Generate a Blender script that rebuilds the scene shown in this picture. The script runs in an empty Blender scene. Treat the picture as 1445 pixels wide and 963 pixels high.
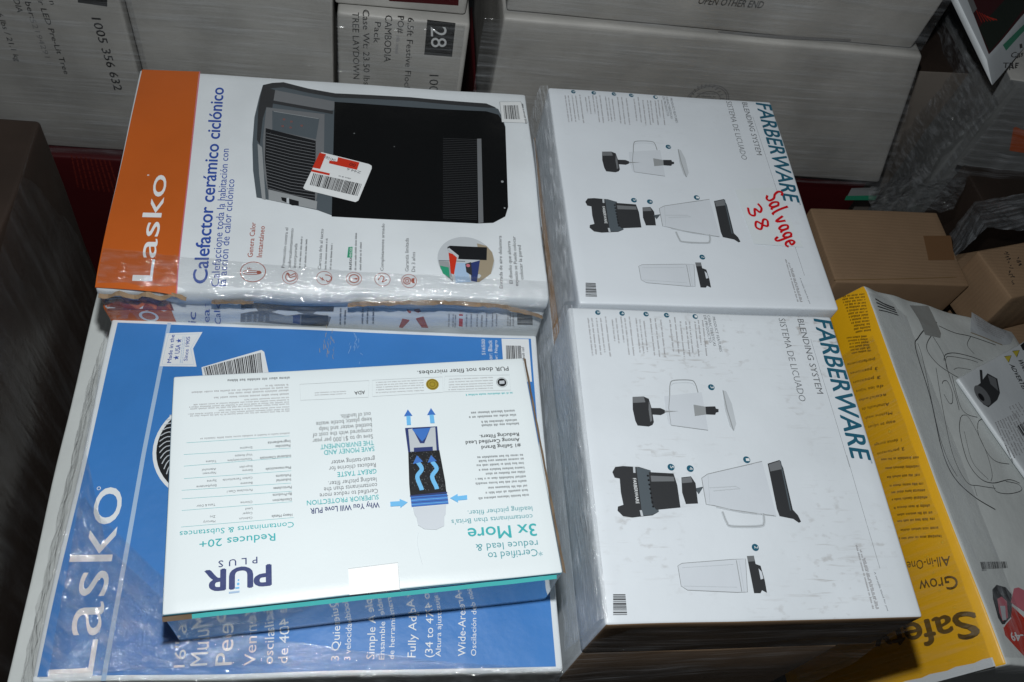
import bpy, bmesh, math, random
from mathutils import Vector, Matrix, noise
random.seed(7)
SC = bpy.context.scene
COL = SC.collection

# ------------------------------------------------------------------ camera
CF = 1254.56                       # focal length in photograph pixels (photo is 1445 x 963)
CR = Matrix(((0.98651881, -0.05783505, 0.15308736),
             (0.03303018, -0.84584539, -0.53240452),
             (0.16027988, 0.53028358, -0.83253209)))   # rows: right, down, forward
CP = Vector((-0.08298, -0.50075, 1.0))
cam_d = bpy.data.cameras.new('camera')
cam_d.sensor_width = 36.0
cam_d.lens = 36.0 * CF / 1445.0
cam_d.clip_start = 0.01
cam_d.clip_end = 100
cam = bpy.data.objects.new('camera', cam_d)
cam.matrix_world = Matrix(((CR[0][0], -CR[1][0], -CR[2][0], CP.x),
                           (CR[0][1], -CR[1][1], -CR[2][1], CP.y),
                           (CR[0][2], -CR[1][2], -CR[2][2], CP.z), (0, 0, 0, 1)))
COL.objects.link(cam)
SC.camera = cam
# ------------------------------------------------------------------ light: a hot-shoe flash and a dim warehouse
world = bpy.data.worlds.new('World')
SC.world = world
world.use_nodes = True
world.node_tree.nodes['Background'].inputs[0].default_value = (0.80, 0.9, 1.0, 1)
world.node_tree.nodes['Background'].inputs[1].default_value = 0.024
fl = bpy.data.lights.new('camera_flash', 'POINT')
fl.energy = 49
fl.shadow_soft_size = 0.022
fl.color = (0.97, 0.99, 1.0)
flo = bpy.data.objects.new('camera_flash', fl)
flo.location = CP + Vector((-CR[1][0], -CR[1][1], -CR[1][2])) * 0.26
COL.objects.link(flo)
vs = SC.view_settings
vs.view_transform = 'Standard'
vs.look = 'None'
vs.exposure = 0.0
vs.gamma = 1.0

# ------------------------------------------------------------------ pixel helpers
ZT = (0.0, 0.0, 1.0)
def Z(x0=0, y0=0, s=1.0):
    global ZT
    ZT = (x0, y0, s)
def zp(p):
    return (ZT[0] + p[0] / ZT[2], ZT[1] + p[1] / ZT[2])
def ray(p):
    d = Vector(((p[0] - 722.5) / CF, (p[1] - 481.5) / CF, 1.0))
    return CR.transposed() @ d
def atz(x, y, z):
    r = ray((x, y)); return CP + r * ((z - CP.z) / r.z)
def aty(x, y, Y):
    r = ray((x, y)); return CP + r * ((Y - CP.y) / r.y)

# ------------------------------------------------------------------ materials
def new_mat(name):
    m = bpy.data.materials.new(name); m.use_nodes = True
    nt = m.node_tree
    return m, nt, nt.nodes['Principled BSDF']
def nd(nt, t, **kw):
    n = nt.nodes.new(t)
    for k, v in kw.items():
        if hasattr(n, k): setattr(n, k, v)
        else: n.inputs[k].default_value = v
    return n
def ramp(nt, fac, a, b, ca=(0, 0, 0, 1), cb=(1, 1, 1, 1)):
    r = nt.nodes.new('ShaderNodeValToRGB')
    r.color_ramp.elements[0].position = a; r.color_ramp.elements[0].color = ca
    r.color_ramp.elements[1].position = b; r.color_ramp.elements[1].color = cb
    nt.links.new(fac, r.inputs[0]); return r
def stretched(nt, sx, sy, sz, scale, detail=4):
    geo = nd(nt, 'ShaderNodeNewGeometry')
    mp = nd(nt, 'ShaderNodeMapping')
    mp.inputs['Scale'].default_value = (sx, sy, sz)
    nt.links.new(geo.outputs['Position'], mp.inputs[0])
    n = nd(nt, 'ShaderNodeTexNoise'); n.inputs['Scale'].default_value = scale; n.inputs['Detail'].default_value = detail
    nt.links.new(mp.outputs[0], n.inputs[0]); return n
CACHE = {}
def paper(name, col, rough=0.42, bump=0.25, dirt=0.0, mott=0.06, spec=0.4, ribs=0.0):
    """printed board: slight mottling, soft waviness, optional grime and corrugation ribs"""
    if name in CACHE: return CACHE[name]
    m, nt, b = new_mat(name); L = nt.links.new
    base = (*col, 1)
    n1 = stretched(nt, 1, 1, 1, 9, 5)
    mix = nd(nt, 'ShaderNodeMix', data_type='RGBA', blend_type='MULTIPLY')
    mix.inputs[0].default_value = 1.0
    mix.inputs[6].default_value = base
    r = ramp(nt, n1.outputs[0], 0.3, 0.7, (1 - mott * 2, 1 - mott * 2, 1 - mott * 2, 1), (1, 1, 1, 1))
    L(r.outputs[0], mix.inputs[7])
    out = mix.outputs[2]
    if dirt > 0:
        d1 = stretched(nt, 1.0, 1.5, 1, 75, 10)
        d2 = stretched(nt, 1, 1, 1, 7.0, 4)
        d3 = stretched(nt, 0.22, 2.2, 1, 120, 8)
        ra = ramp(nt, d1.outputs[0], 0.57, 0.70); rb = ramp(nt, d2.outputs[0], 0.50, 0.72); rc = ramp(nt, d3.outputs[0], 0.60, 0.72)
        mx = nd(nt, 'ShaderNodeMath', operation='MAXIMUM'); L(ra.outputs[0], mx.inputs[0]); L(rc.outputs[0], mx.inputs[1])
        mu = nd(nt, 'ShaderNodeMath', operation='MULTIPLY'); L(mx.outputs[0], mu.inputs[0]); L(rb.outputs[0], mu.inputs[1])
        m2 = nd(nt, 'ShaderNodeMath', operation='MULTIPLY'); m2.inputs[1].default_value = dirt; L(mu.outputs[0], m2.inputs[0])
        dm = nd(nt, 'ShaderNodeMix', data_type='RGBA'); dm.inputs[7].default_value = (0.24, 0.205, 0.17, 1)
        L(m2.outputs[0], dm.inputs[0]); L(out, dm.inputs[6]); out = dm.outputs[2]
    L(out, b.inputs['Base Color'])
    b.inputs['Roughness'].default_value = rough
    b.inputs['Specular IOR Level'].default_value = spec
    nb = stretched(nt, 1, 1, 1, 22, 3)
    bp = nd(nt, 'ShaderNodeBump'); bp.inputs['Strength'].default_value = bump; bp.inputs['Distance'].default_value = 0.004
    L(nb.outputs[0], bp.inputs['Height'])
    nf = stretched(nt, 1, 1, 1, 420, 2)
    bf = nd(nt, 'ShaderNodeBump'); bf.inputs['Strength'].default_value = 0.12; bf.inputs['Distance'].default_value = 0.0006
    L(nf.outputs[0], bf.inputs['Height']); L(bp.outputs[0], bf.inputs['Normal'])
    last = bf
    if ribs > 0:
        geo = nd(nt, 'ShaderNodeNewGeometry')
        wv = nd(nt, 'ShaderNodeTexWave', bands_direction='Y'); wv.inputs['Scale'].default_value = 45; wv.inputs['Distortion'].default_value = 0.6
        L(geo.outputs['Position'], wv.inputs[0])
        br = nd(nt, 'ShaderNodeBump'); br.inputs['Strength'].default_value = ribs; br.inputs['Distance'].default_value = 0.001
        L(wv.outputs[1], br.inputs['Height']); L(bf.outputs[0], br.inputs['Normal']); last = br
    L(last.outputs[0], b.inputs['Normal'])
    CACHE[name] = m
    return m
def ink(name, col, rough=0.4):
    return paper('ink_' + name, col, rough, 0.2, 0, 0.04, 0.35)

def film_mat(name, haze=0.10, gloss=0.14, su=6, sv=90, scale=1.0, bump=0.6, rough=0.12, tint=(0.80, 0.86, 0.92), dist=0.006):
    """stretch film: see-through, streaky, sharp glints along its wrinkles; UV in metres"""
    m, nt, b = new_mat(name); L = nt.links.new
    nt.nodes.remove(b)
    out = nt.nodes['Material Output']
    uv = nd(nt, 'ShaderNodeUVMap')
    def tex(a, c, sc, det):
        mp = nd(nt, 'ShaderNodeMapping'); mp.inputs['Scale'].default_value = (a, c, 1); L(uv.outputs[0], mp.inputs[0])
        n = nd(nt, 'ShaderNodeTexNoise'); n.inputs['Scale'].default_value = sc; n.inputs['Detail'].default_value = det
        L(mp.outputs[0], n.inputs[0]); return n
    s1 = tex(su, sv, scale, 5); s2 = tex(su * 2.2, sv * 2.6, scale, 3); s3 = tex(14, 14, 1, 3)
    add = nd(nt, 'ShaderNodeMath', operation='MULTIPLY_ADD'); add.inputs[1].default_value = 0.5
    L(s2.outputs[0], add.inputs[0]); L(s1.outputs[0], add.inputs[2])
    bp = nd(nt, 'ShaderNodeBump'); bp.inputs['Strength'].default_value = bump; bp.inputs['Distance'].default_value = dist
    L(add.outputs[0], bp.inputs['Height'])
    tr = nd(nt, 'ShaderNodeBsdfTransparent')
    gl = nd(nt, 'ShaderNodeBsdfGlossy'); gl.inputs['Roughness'].default_value = rough; L(bp.outputs[0], gl.inputs['Normal'])
    df = nd(nt, 'ShaderNodeBsdfDiffuse'); df.inputs[0].default_value = (*tint, 1); L(bp.outputs[0], df.inputs['Normal'])
    hz = ramp(nt, s1.outputs[0], 0.45, 0.75, (haze * 0.25,) * 3 + (1,), (haze * 2.2,) * 3 + (1,))
    hm = nd(nt, 'ShaderNodeMath', operation='MULTIPLY'); L(hz.outputs[0], hm.inputs[0])
    r3 = ramp(nt, s3.outputs[0], 0.3, 0.7, (0.35, 0.35, 0.35, 1), (1.2, 1.2, 1.2, 1)); L(r3.outputs[0], hm.inputs[1])
    m1 = nd(nt, 'ShaderNodeMixShader'); L(hm.outputs[0], m1.inputs[0]); L(tr.outputs[0], m1.inputs[1]); L(df.outputs[0], m1.inputs[2])
    m2 = nd(nt, 'ShaderNodeMixShader'); m2.inputs[0].default_value = gloss; L(m1.outputs[0], m2.inputs[1]); L(gl.outputs[0], m2.inputs[2])
    L(m2.outputs[0], out.inputs['Surface'])
    return m

WHITE = paper('white_board', (0.70, 0.75, 0.78), 0.40, 0.15)
PURW = paper('coated_white_board', (0.72, 0.785, 0.80), 0.35, 0.06, mott=0.015)
FWW = paper('clean_white_board', (0.66, 0.71, 0.755), 0.36, 0.12, dirt=0.12, mott=0.03)
FWD = paper('scuffed_white_board', (0.66, 0.71, 0.75), 0.42, 0.22, dirt=0.62, mott=0.04)
ORANGE = paper('orange_board', (0.50, 0.108, 0.016), 0.40, 0.15)
BLUE = paper('blue_board', (0.044, 0.20, 0.53), 0.42, 0.35, mott=0.06)
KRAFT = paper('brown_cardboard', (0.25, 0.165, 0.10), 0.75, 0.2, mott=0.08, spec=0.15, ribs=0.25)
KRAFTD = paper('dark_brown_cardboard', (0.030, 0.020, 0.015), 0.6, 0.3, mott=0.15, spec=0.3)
TORN = paper('torn_cardboard', (0.30, 0.215, 0.14), 0.85, 0.8, mott=0.25, spec=0.1)
GREYB = paper('greyish_white_carton', (0.47, 0.465, 0.44), 0.5, 0.35, dirt=0.25, mott=0.15)
REDB = paper('dark_red_board', (0.06, 0.006, 0.008), 0.45, 0.2)
YELL = paper('yellow_board', (0.80, 0.43, 0.009), 0.38, 0.2, mott=0.05)
SAFW = paper('grey_white_board', (0.66, 0.70, 0.69), 0.42, 0.4, mott=0.06)
def glossy_side():
    m, nt, b = new_mat('glossy_teal_blue_board')
    b.inputs['Base Color'].default_value = (0.12, 0.38, 0.50, 1)
    b.inputs['Roughness'].default_value = 0.10
    b.inputs['Specular IOR Level'].default_value = 0.9
    b.inputs['Coat Weight'].default_value = 1.0
    b.inputs['Coat Roughness'].default_value = 0.06
    b.inputs['Coat IOR'].default_value = 2.1
    return m
GLOSS = glossy_side()
I_WHITE = ink('white', (0.74, 0.77, 0.78)); I_BLACK = ink('black', (0.012, 0.013, 0.015)); I_NAVY = ink('navy', (0.028, 0.045, 0.16))
I_TEAL = ink('teal', (0.05, 0.42, 0.44)); I_BLUE = ink('blue_text', (0.035, 0.085, 0.36)); I_RED = ink('brick_red', (0.36, 0.075, 0.04))
I_FW = ink('petrol_blue', (0.018, 0.105, 0.165)); I_GREY = ink('grey', (0.16, 0.17, 0.18)); I_LG = ink('light_grey', (0.50, 0.54, 0.57))
I_MG = ink('mid_grey', (0.30, 0.32, 0.33)); I_DG = ink('dark_grey', (0.035, 0.037, 0.04)); I_FAINT = ink('faint_text', (0.36, 0.36, 0.37))
I_STK = ink('sticker_red', (0.55, 0.035, 0.015)); I_MARK = ink('marker_red', (0.55, 0.006, 0.012)); I_SLATE = ink('slate', (0.085, 0.105, 0.12))
I_SKY = ink('sky_blue', (0.16, 0.48, 0.80)); I_AZ = ink('azure', (0.05, 0.17, 0.52)); I_GOLD = ink('gold', (0.36, 0.27, 0.03)); I_GREEN = ink('green', (0.03, 0.30, 0.17))
I_PALE = ink('pale_sticker', (0.595, 0.64, 0.685)); I_LINE = ink('pale_line_blue', (0.36, 0.50, 0.68)); I_TAN = ink('tan', (0.33, 0.28, 0.2)); I_PINK = ink('pink', (0.55, 0.16, 0.2))
I_WARN = ink('warning_yellow', (0.62, 0.52, 0.06)); I_GBLACK = ink('faded_black', (0.03, 0.03, 0.03)); I_GGREY = ink('faded_grey', (0.2, 0.2, 0.2))
I_TAPE_GLARE = ink('clear_tape', (0.93, 0.95, 0.95), 0.38); I_KTAPE = ink('brown_tape', (0.16, 0.085, 0.04), 0.25); I_STEAL = ink('teal_edge', (0.08, 0.50, 0.50))  # filter box tape tab: bright glare put into its near-white colour
I_YELD = ink('brown_print', (0.13, 0.075, 0.012)); I_ORL = ink('label_orange', (0.42, 0.08, 0.015)); I_OR2 = ink('maroon', (0.2, 0.03, 0.02))

# ------------------------------------------------------------------ object helpers
def tag(o, label=None, cat=None, group=None, kind=None):
    if label: o['label'] = label
    if cat: o['category'] = cat
    if group: o['group'] = group
    if kind: o['kind'] = kind
    return o
def mesh_obj(name, bm, mats, parent=None, smooth=False):
    me = bpy.data.meshes.new(name); bm.to_mesh(me); bm.free()
    for m in mats: me.materials.append(m)
    if smooth:
        for p in me.polygons: p.use_smooth = True
    o = bpy.data.objects.new(name, me); COL.objects.link(o)
    if parent: o.parent = parent
    return o

class Carton:
    """a rounded, slightly wavy box. Local frame: x right, y far, z up, origin at centre of the TOP face."""
    def __init__(s, name, label, cat, M, w, d, h, top, side, faces=None, amp=0.0012, r=0.0035, seed=0, group=None, crush=None, cell=0.012, bake=False):
        s.M, s.Mi = M, M.inverted(); s.w, s.d, s.h, s.amp, s.seed, s.crush = w, d, h, amp, seed, crush
        half = Vector((w / 2, d / 2, h / 2)); bm = bmesh.new()
        def ticks(a):
            n = max(2, min(60, int(2 * a / cell)))
            t = [-a, -a + r * 0.35, -a + r]
            t += [(-a + r) + (2 * a - 2 * r) * i / n for i in range(1, n)]
            return t + [a - r, a - r * 0.35, a]
        T = [ticks(half.x), ticks(half.y), ticks(half.z) if h < 0.3 else
             [-half.z, -half.z + r] + [half.z - r - (h - 2 * r) * (1 - i / 8) for i in range(1, 8)] + [half.z - r, half.z - r * .35, half.z]]
        mats = [top, side] + [f[1] for f in (faces or [])]
        for ax in range(3):
            u, v = (ax + 1) % 3, (ax + 2) % 3
            for sg in (-1, 1):
                if ax == 2 and sg == -1: gu, gv = [-half[u], half[u]], [-half[v], half[v]]
                else: gu, gv = T[u], T[v]
                mi = 0 if (ax == 2 and sg == 1) else 1
                for k, f in enumerate(faces or []):
                    if f[0] == ('+' if sg > 0 else '-') + 'xyz'[ax]: mi = 2 + k
                vv = []
                for a in gu:
                    row = []
                    for c in gv:
                        p = Vector((0, 0, 0)); p[ax] = sg * half[ax]; p[u] = a; p[v] = c
                        q = Vector([max(-half[i] + r, min(half[i] - r, p[i])) for i in range(3)])
                        dd = p - q
                        p = q + dd.normalized() * r if dd.length > 1e-9 else p
                        p.z -= half.z
                        row.append(bm.verts.new(p))
                    vv.append(row)
                for i in range(len(gu) - 1):
                    for j in range(len(gv) - 1):
                        q = [vv[i][j], vv[i + 1][j], vv[i + 1][j + 1], vv[i][j + 1]]
                        if sg < 0: q.reverse()
                        bm.faces.new(q).material_index = mi
        bmesh.ops.remove_doubles(bm, verts=bm.verts, dist=1e-5)
        for v_ in bm.verts: v_.co = s.warp(v_.co)
        s.o = mesh_obj(name, bm, mats, smooth=True)
        s.bake = bake
        if bake: s.o.data.transform(M)
        else: s.o.matrix_world = M
        tag(s.o, label, cat, group)
        s.parts = {}
    def warp(s, p):
        p = Vector(p)
        q = p * 5.5 + Vector((s.seed * 3.1, s.seed * 1.7, 0))
        f = max(0.0, min(1.0, 1 + p.z / 0.05)) if s.h > 0.06 else 1
        dz = s.amp * noise.noise(q) * 1.6
        ex = min(1, (s.w / 2 - abs(p.x)) / 0.03) ; ey = min(1, (s.d / 2 - abs(p.y)) / 0.03)
        dx = s.amp * 1.3 * noise.noise(q * 1.3 + Vector((9, 2, 4))); dy = s.amp * 1.3 * noise.noise(q * 1.3 + Vector((1, 8, 3)))
        r = p + Vector((dx * (1 - max(0, ex)), dy * (1 - max(0, ey)), dz * f))
        if s.crush: r = s.crush(p, r)
        return r
    def board(s, face='+z'):
        return Board(s, face)
    def finish(s):
        groups = []
        for nm, items in s.parts.items():
            gap = 0.011 if nm in ('printed_lettering', 'printed_icons', 'barcode_label', 'barcode', 'certification_seals', 'number_dots', 'blender_pictures', 'paper_scuff', 'torn_edge') else 9
            cl = []
            for it in items:
                lo = Vector([min(v[k] for v in it[0]) - gap / 2 for k in range(3)]); hi = Vector([max(v[k] for v in it[0]) + gap / 2 for k in range(3)])
                new = [lo, hi, [it]]
                keep = []
                for c in cl:
                    if all(c[0][k] <= new[1][k] and new[0][k] <= c[1][k] for k in range(3)):
                        new = [Vector([min(c[0][k], new[0][k]) for k in range(3)]), Vector([max(c[1][k], new[1][k]) for k in range(3)]), c[2] + new[2]]
                    else: keep.append(c)
                cl = keep + [new]
            groups += [(nm, c[2]) for c in cl]
        for nm, items in groups:
            bm = bmesh.new(); mats = []
            for verts, faces, mat in items:
                if mat not in mats: mats.append(mat)
                mi = mats.index(mat)
                vs_ = [bm.verts.new(v) for v in verts]
                for f in faces:
                    try: bm.faces.new([vs_[i] for i in f]).material_index = mi
                    except ValueError: pass
            po = mesh_obj(nm, bm, mats, s.o)
            if s.bake: po.data.transform(s.M)

FONT_H = None
TXT = {}
def text_mesh(s, bold=0.0, shear=0.0, space=1.0, res=3):
    k = (s, bold, shear, space, res)
    if k in TXT: return TXT[k]
    cu = bpy.data.curves.new('t', 'FONT'); cu.body = s; cu.offset = bold; cu.shear = shear; cu.space_character = space
    cu.resolution_u = res; cu.fill_mode = 'FRONT'
    ob = bpy.data.objects.new('t', cu); COL.objects.link(ob)
    dg = bpy.context.evaluated_depsgraph_get()
    me = bpy.data.meshes.new_from_object(ob.evaluated_get(dg))
    v = [(p.co.x, p.co.y) for p in me.vertices]; f = [tuple(p.vertices) for p in me.polygons]
    bpy.data.objects.remove(ob); bpy.data.curves.remove(cu); bpy.data.meshes.remove(me)
    TXT[k] = (v, f); return TXT[k]
HV = text_mesh('H')[0]
CAPH = max(p[1] for p in HV)

class Board:
    """a face of a carton to print on; takes photograph pixels, keeps box coordinates"""
    def __init__(s, c, face):
        s.c = c; s.part = 'printed_lettering'; s.layer = 0
        w, d, h = c.w / 2, c.d / 2, c.h
        fr = {'+z': ((0, 0, 0), (1, 0, 0), (0, 1, 0)), '-y': ((0, -d, 0), (1, 0, 0), (0, 0, 1)), '-x': ((-w, 0, 0), (0, -1, 0), (0, 0, 1)), '+x': ((w, 0, 0), (0, 1, 0), (0, 0, 1))}[face]
        s.O, s.ex, s.ey = [Vector(a) for a in fr]; s.n = s.ex.cross(s.ey)
        s.rec = None
    def loc(s, p):
        p = zp(p); r = s.c.Mi.to_3x3() @ ray(p); c = s.c.Mi @ CP
        t = (s.O - c).dot(s.n) / r.dot(s.n); X = c + r * t - s.O
        return Vector((X.dot(s.ex), X.dot(s.ey)))
    def add(s, v2, faces, mat, layer=None, maxlen=0.02):
        layer = s.layer if layer is None else layer
        if s.rec is not None: s.rec.append((s.part, [tuple(v) for v in v2], faces, mat, layer))
        bm = bmesh.new(); vs_ = [bm.verts.new((v[0], v[1], 0)) for v in v2]
        for f in faces:
            try: bm.faces.new([vs_[i] for i in f])
            except ValueError: pass
        bmesh.ops.triangulate(bm, faces=[f for f in bm.faces if len(f.verts) > 4])
        for _ in range(6):
            lg = [e for e in bm.edges if e.calc_length() > maxlen]
            if not lg: break
            bmesh.ops.subdivide_edges(bm, edges=lg, cuts=1)
            bmesh.ops.triangulate(bm, faces=[f for f in bm.faces if len(f.verts) > 4])
        bm.normal_update()
        bm.verts.index_update()
        flip = sum(f.normal.z * f.calc_area() for f in bm.faces) < 0
        off = 0.0004 + 0.00018 * layer
        vv = [s.c.warp(s.O + s.ex * v.co.x + s.ey * v.co.y) + s.n * off for v in bm.verts]
        ff = [tuple(v.index for v in (reversed(f.verts) if flip else f.verts)) for f in bm.faces]
        bm.free()
        s.c.parts.setdefault(s.part, []).append((vv, ff, mat))
    def replay(s, rec, remap=None):
        for part, v2, faces, mat, layer in rec:
            s.part = part; s.add(v2, faces, mat, layer)
    def poly(s, pts, mat, layer=None):
        s.add([s.loc(p) for p in pts], [tuple(range(len(pts)))], mat, layer)
    def tx(s, t, p0, p1, h, mat, bold=0.0, shear=0.0, space=1.0, layer=None):
        v, f = text_mesh(t, min(bold, 0.0), shear, space, 2 if h / ZT[2] < 14 else 4)
        if not v: return
        a, b = s.loc(p0), s.loc(p1); e = (b - a); W = e.length; e.normalize(); up = Vector((-e.y, e.x))
        dx, dy = p1[0] - p0[0], p1[1] - p0[1]; l = math.hypot(dx, dy)
        q = s.loc((p0[0] + dy / l * h, p0[1] - dx / l * h)); hh = abs((q - a).dot(up))
        x0 = min(p[0] for p in v); x1 = max(p[0] for p in v)
        sx, sy = W / (x1 - x0), hh / CAPH
        layer = s.layer if layer is None else layer
        k = max(bold, 0) * 1.0
        for i, (ox, oy) in enumerate(((0, 0), (k, 0), (-k, 0), (0, k * .7), (0, -k * .7)) if bold > 0.003 else ((0, 0),)):
            s.add([a + e * ((p[0] - x0 + ox) * sx) + up * ((p[1] + oy) * sy) for p in v], f, mat, layer + i * 0.16)
    def line(s, pts, wd, mat, layer=None, closed=False):
        P = [s.loc(p) for p in pts]
        sc = (s.loc((pts[0][0] + 1, pts[0][1])) - P[0]).length; wd = wd * sc / 2
        if closed: P.append(P[0])
        v, f = [], []
        for i, p in enumerate(P):
            a = P[i - 1] if i > 0 else (P[-2] if closed else p); b = P[i + 1] if i < len(P) - 1 else (P[1] if closed else p)
            d = (b - a)
            if d.length < 1e-9: d = Vector((1, 0))
            d.normalize(); nn = Vector((-d.y, d.x)) * wd
            v += [p - nn, p + nn]
            if i: f.append((2 * i - 2, 2 * i, 2 * i + 1, 2 * i - 1))
        s.add(v, f, mat, layer)
    def curve(s, pts, wd, mat, layer=None, closed=False, n=6):
        Q = []; m = len(pts)
        g = (lambda i: pts[i % m]) if closed else (lambda i: pts[max(0, min(m - 1, i))])
        for i in range(m if closed else m - 1):
            a, b, c, d = g(i - 1), g(i), g(i + 1), g(i + 2)
            for k in range(n):
                t = k / n
                Q.append(tuple(0.5 * (2 * b[j] + (c[j] - a[j]) * t + (2 * a[j] - 5 * b[j] + 4 * c[j] - d[j]) * t * t + (3 * b[j] - a[j] - 3 * c[j] + d[j]) * t ** 3) for j in (0, 1)))
        if not closed: Q.append(pts[-1])
        s.line(Q, wd, mat, layer, closed)
    def disc(s, c, r, mat, layer=None, inner=0, n=28, yr=None):
        C_ = s.loc(c); R_ = (s.loc((c[0] + r, c[1])) - C_).length; q = inner / r
        ry = R_ * (yr or 1)
        o = [C_ + Vector((math.cos(2 * math.pi * i / n) * R_, math.sin(2 * math.pi * i / n) * ry)) for i in range(n)]
        if inner:
            o += [C_ + (p - C_) * q for p in o]
            s.add(o, [(i, (i + 1) % n, n + (i + 1) % n, n + i) for i in range(n)], mat, layer)
        else: s.add(o, [tuple(range(n))], mat, layer)
    def bars(s, quad, mat, n=30, seed=1, layer=None, gap=0.45):
        """barcode between left edge (q0-q3) and right edge (q1-q2)"""
        rnd = random.Random(seed); q = [s.loc(p) for p in quad]; x = 0; v, f = [], []
        ws = [(rnd.choice((1, 1, 2, 3)), rnd.choice((1, 1, 2))) for _ in range(n)]; tot = sum(a + b for a, b in ws)
        for a, b in ws:
            t0, t1 = x / tot, (x + a) / tot; x += a + b; k = len(v)
            v += [q[0].lerp(q[1], t0), q[0].lerp(q[1], t1), q[3].lerp(q[2], t1), q[3].lerp(q[2], t0)]; f.append((k, k + 1, k + 2, k + 3))
        s.add(v, f, mat, layer, 0.05)
    def greek(s, p0, p1, h, mat, layer=None, seed=None):
        """a line of print too small to read: strokes in word groups"""
        rnd = random.Random(seed if seed is not None else int(p0[0] * 7 + p0[1] * 13))
        a, b = s.loc(p0), s.loc(p1); e = b - a; W = e.length; e.normalize(); up = Vector((-e.y, e.x))
        dx, dy = p1[0] - p0[0], p1[1] - p0[1]; l = math.hypot(dx, dy)
        hh = abs((s.loc((p0[0] + dy / l * h, p0[1] - dx / l * h)) - a).dot(up))
        x = 0; v, f = [], []; left = rnd.randint(2, 8)
        st = hh * 0.20
        def q(x0, x1, y0, y1):
            k = len(v); v.extend([a + e * x0 + up * y0, a + e * x1 + up * y0, a + e * x1 + up * y1, a + e * x0 + up * y1]); f.append((k, k + 1, k + 2, k + 3))
        while x < W - hh * 0.5:
            if left == 0:
                x += hh * 0.5; left = rnd.randint(2, 9); continue
            lw = hh * rnd.choice((0.25, 0.5, 0.5, 0.55)); top = hh * rnd.choice((0.7, 0.7, 0.72, 1.0))
            q(x, x + st, 0, top)
            if lw > hh * 0.3:
                q(x + lw - st, x + lw, 0, hh * 0.7)
                q(x + st, x + lw - st, *((0.55 * hh, 0.7 * hh) if rnd.random() < .5 else (0, 0.14 * hh)))
            x += lw + hh * 0.16; left -= 1
        s.add(v, f, mat, layer, 0.05)

def box_matrix(cx, cy, z, yaw=0.0, ry=0.0, rx=0.0):
    return Matrix.Translation((cx, cy, z)) @ Matrix.Rotation(yaw, 4, 'Z') @ Matrix.Rotation(ry, 4, 'Y') @ Matrix.Rotation(rx, 4, 'X')

def film(name, label, rows, mat, wob=0.003, nu=60, nv=24, seed=0, fr=14.0, aniso=(1, 1)):
    """stretch film: a sheet lofted through rows of 3D points, with wrinkles; UVs in metres"""
    def samp(row, t):
        L_ = [0]
        for i in range(1, len(row)): L_.append(L_[-1] + (row[i] - row[i - 1]).length)
        x = t * L_[-1]
        for i in range(1, len(row)):
            if x <= L_[i] + 1e-9:
                return row[i - 1].lerp(row[i], (x - L_[i - 1]) / max(1e-9, L_[i] - L_[i - 1]))
        return row[-1].copy()
    rows = [[Vector(p) for p in r] for r in rows]
    G = []
    for j in range(nv + 1):
        t = j / nv * (len(rows) - 1); k = min(int(t), len(rows) - 2); fr_ = t - k
        G.append([samp(rows[k], i / nu).lerp(samp(rows[k + 1], i / nu), fr_) for i in range(nu + 1)])
    bm = bmesh.new(); uvl = bm.loops.layers.uv.new('UVMap'); V, UV = [], {}
    for j in range(nv + 1):
        acc = 0; line_ = []
        for i in range(nu + 1):
            p = G[j][i]
            du = G[j][min(nu, i + 1)] - G[j][max(0, i - 1)]; dv = G[min(nv, j + 1)][i] - G[max(0, j - 1)][i]
            n = du.cross(dv)
            n = n.normalized() if n.length > 1e-12 else Vector((0, 0, 1))
            if i: acc += (p - G[j][i - 1]).length
            vv = sum((G[k][i] - G[k - 1][i]).length for k in range(1, j + 1))
            k_ = noise.noise(Vector((acc * fr * aniso[0], vv * fr * aniso[1], seed * 5.3))) + 0.5 * noise.noise(Vector((acc * fr * 2.7 * aniso[0], vv * fr * 2.7 * aniso[1], seed * 2.3 + 7)))
            b_ = bm.verts.new(p + n * wob * k_); UV[b_] = (acc, vv); line_.append(b_)
        V.append(line_)
    for j in range(nv):
        for i in range(nu):
            f = bm.faces.new((V[j][i], V[j][i + 1], V[j + 1][i + 1], V[j + 1][i]))
            for lp in f.loops: lp[uvl].uv = UV[lp.vert]
    o = mesh_obj('stretch_film', bm, [mat], smooth=True)
    return tag(o, label, 'plastic film', None)

# ------------------------------------------------------------------ ground
bm = bmesh.new()
for x, y in ((-6, -6), (6, -6), (6, 6), (-6, 6)): bm.verts.new((x, y, -0.90))
bm.faces.new(bm.verts)
tag(mesh_obj('floor', bm, [paper('concrete', (0.16, 0.155, 0.15), 0.8, 0.4, mott=0.2)]), kind='structure')

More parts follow.
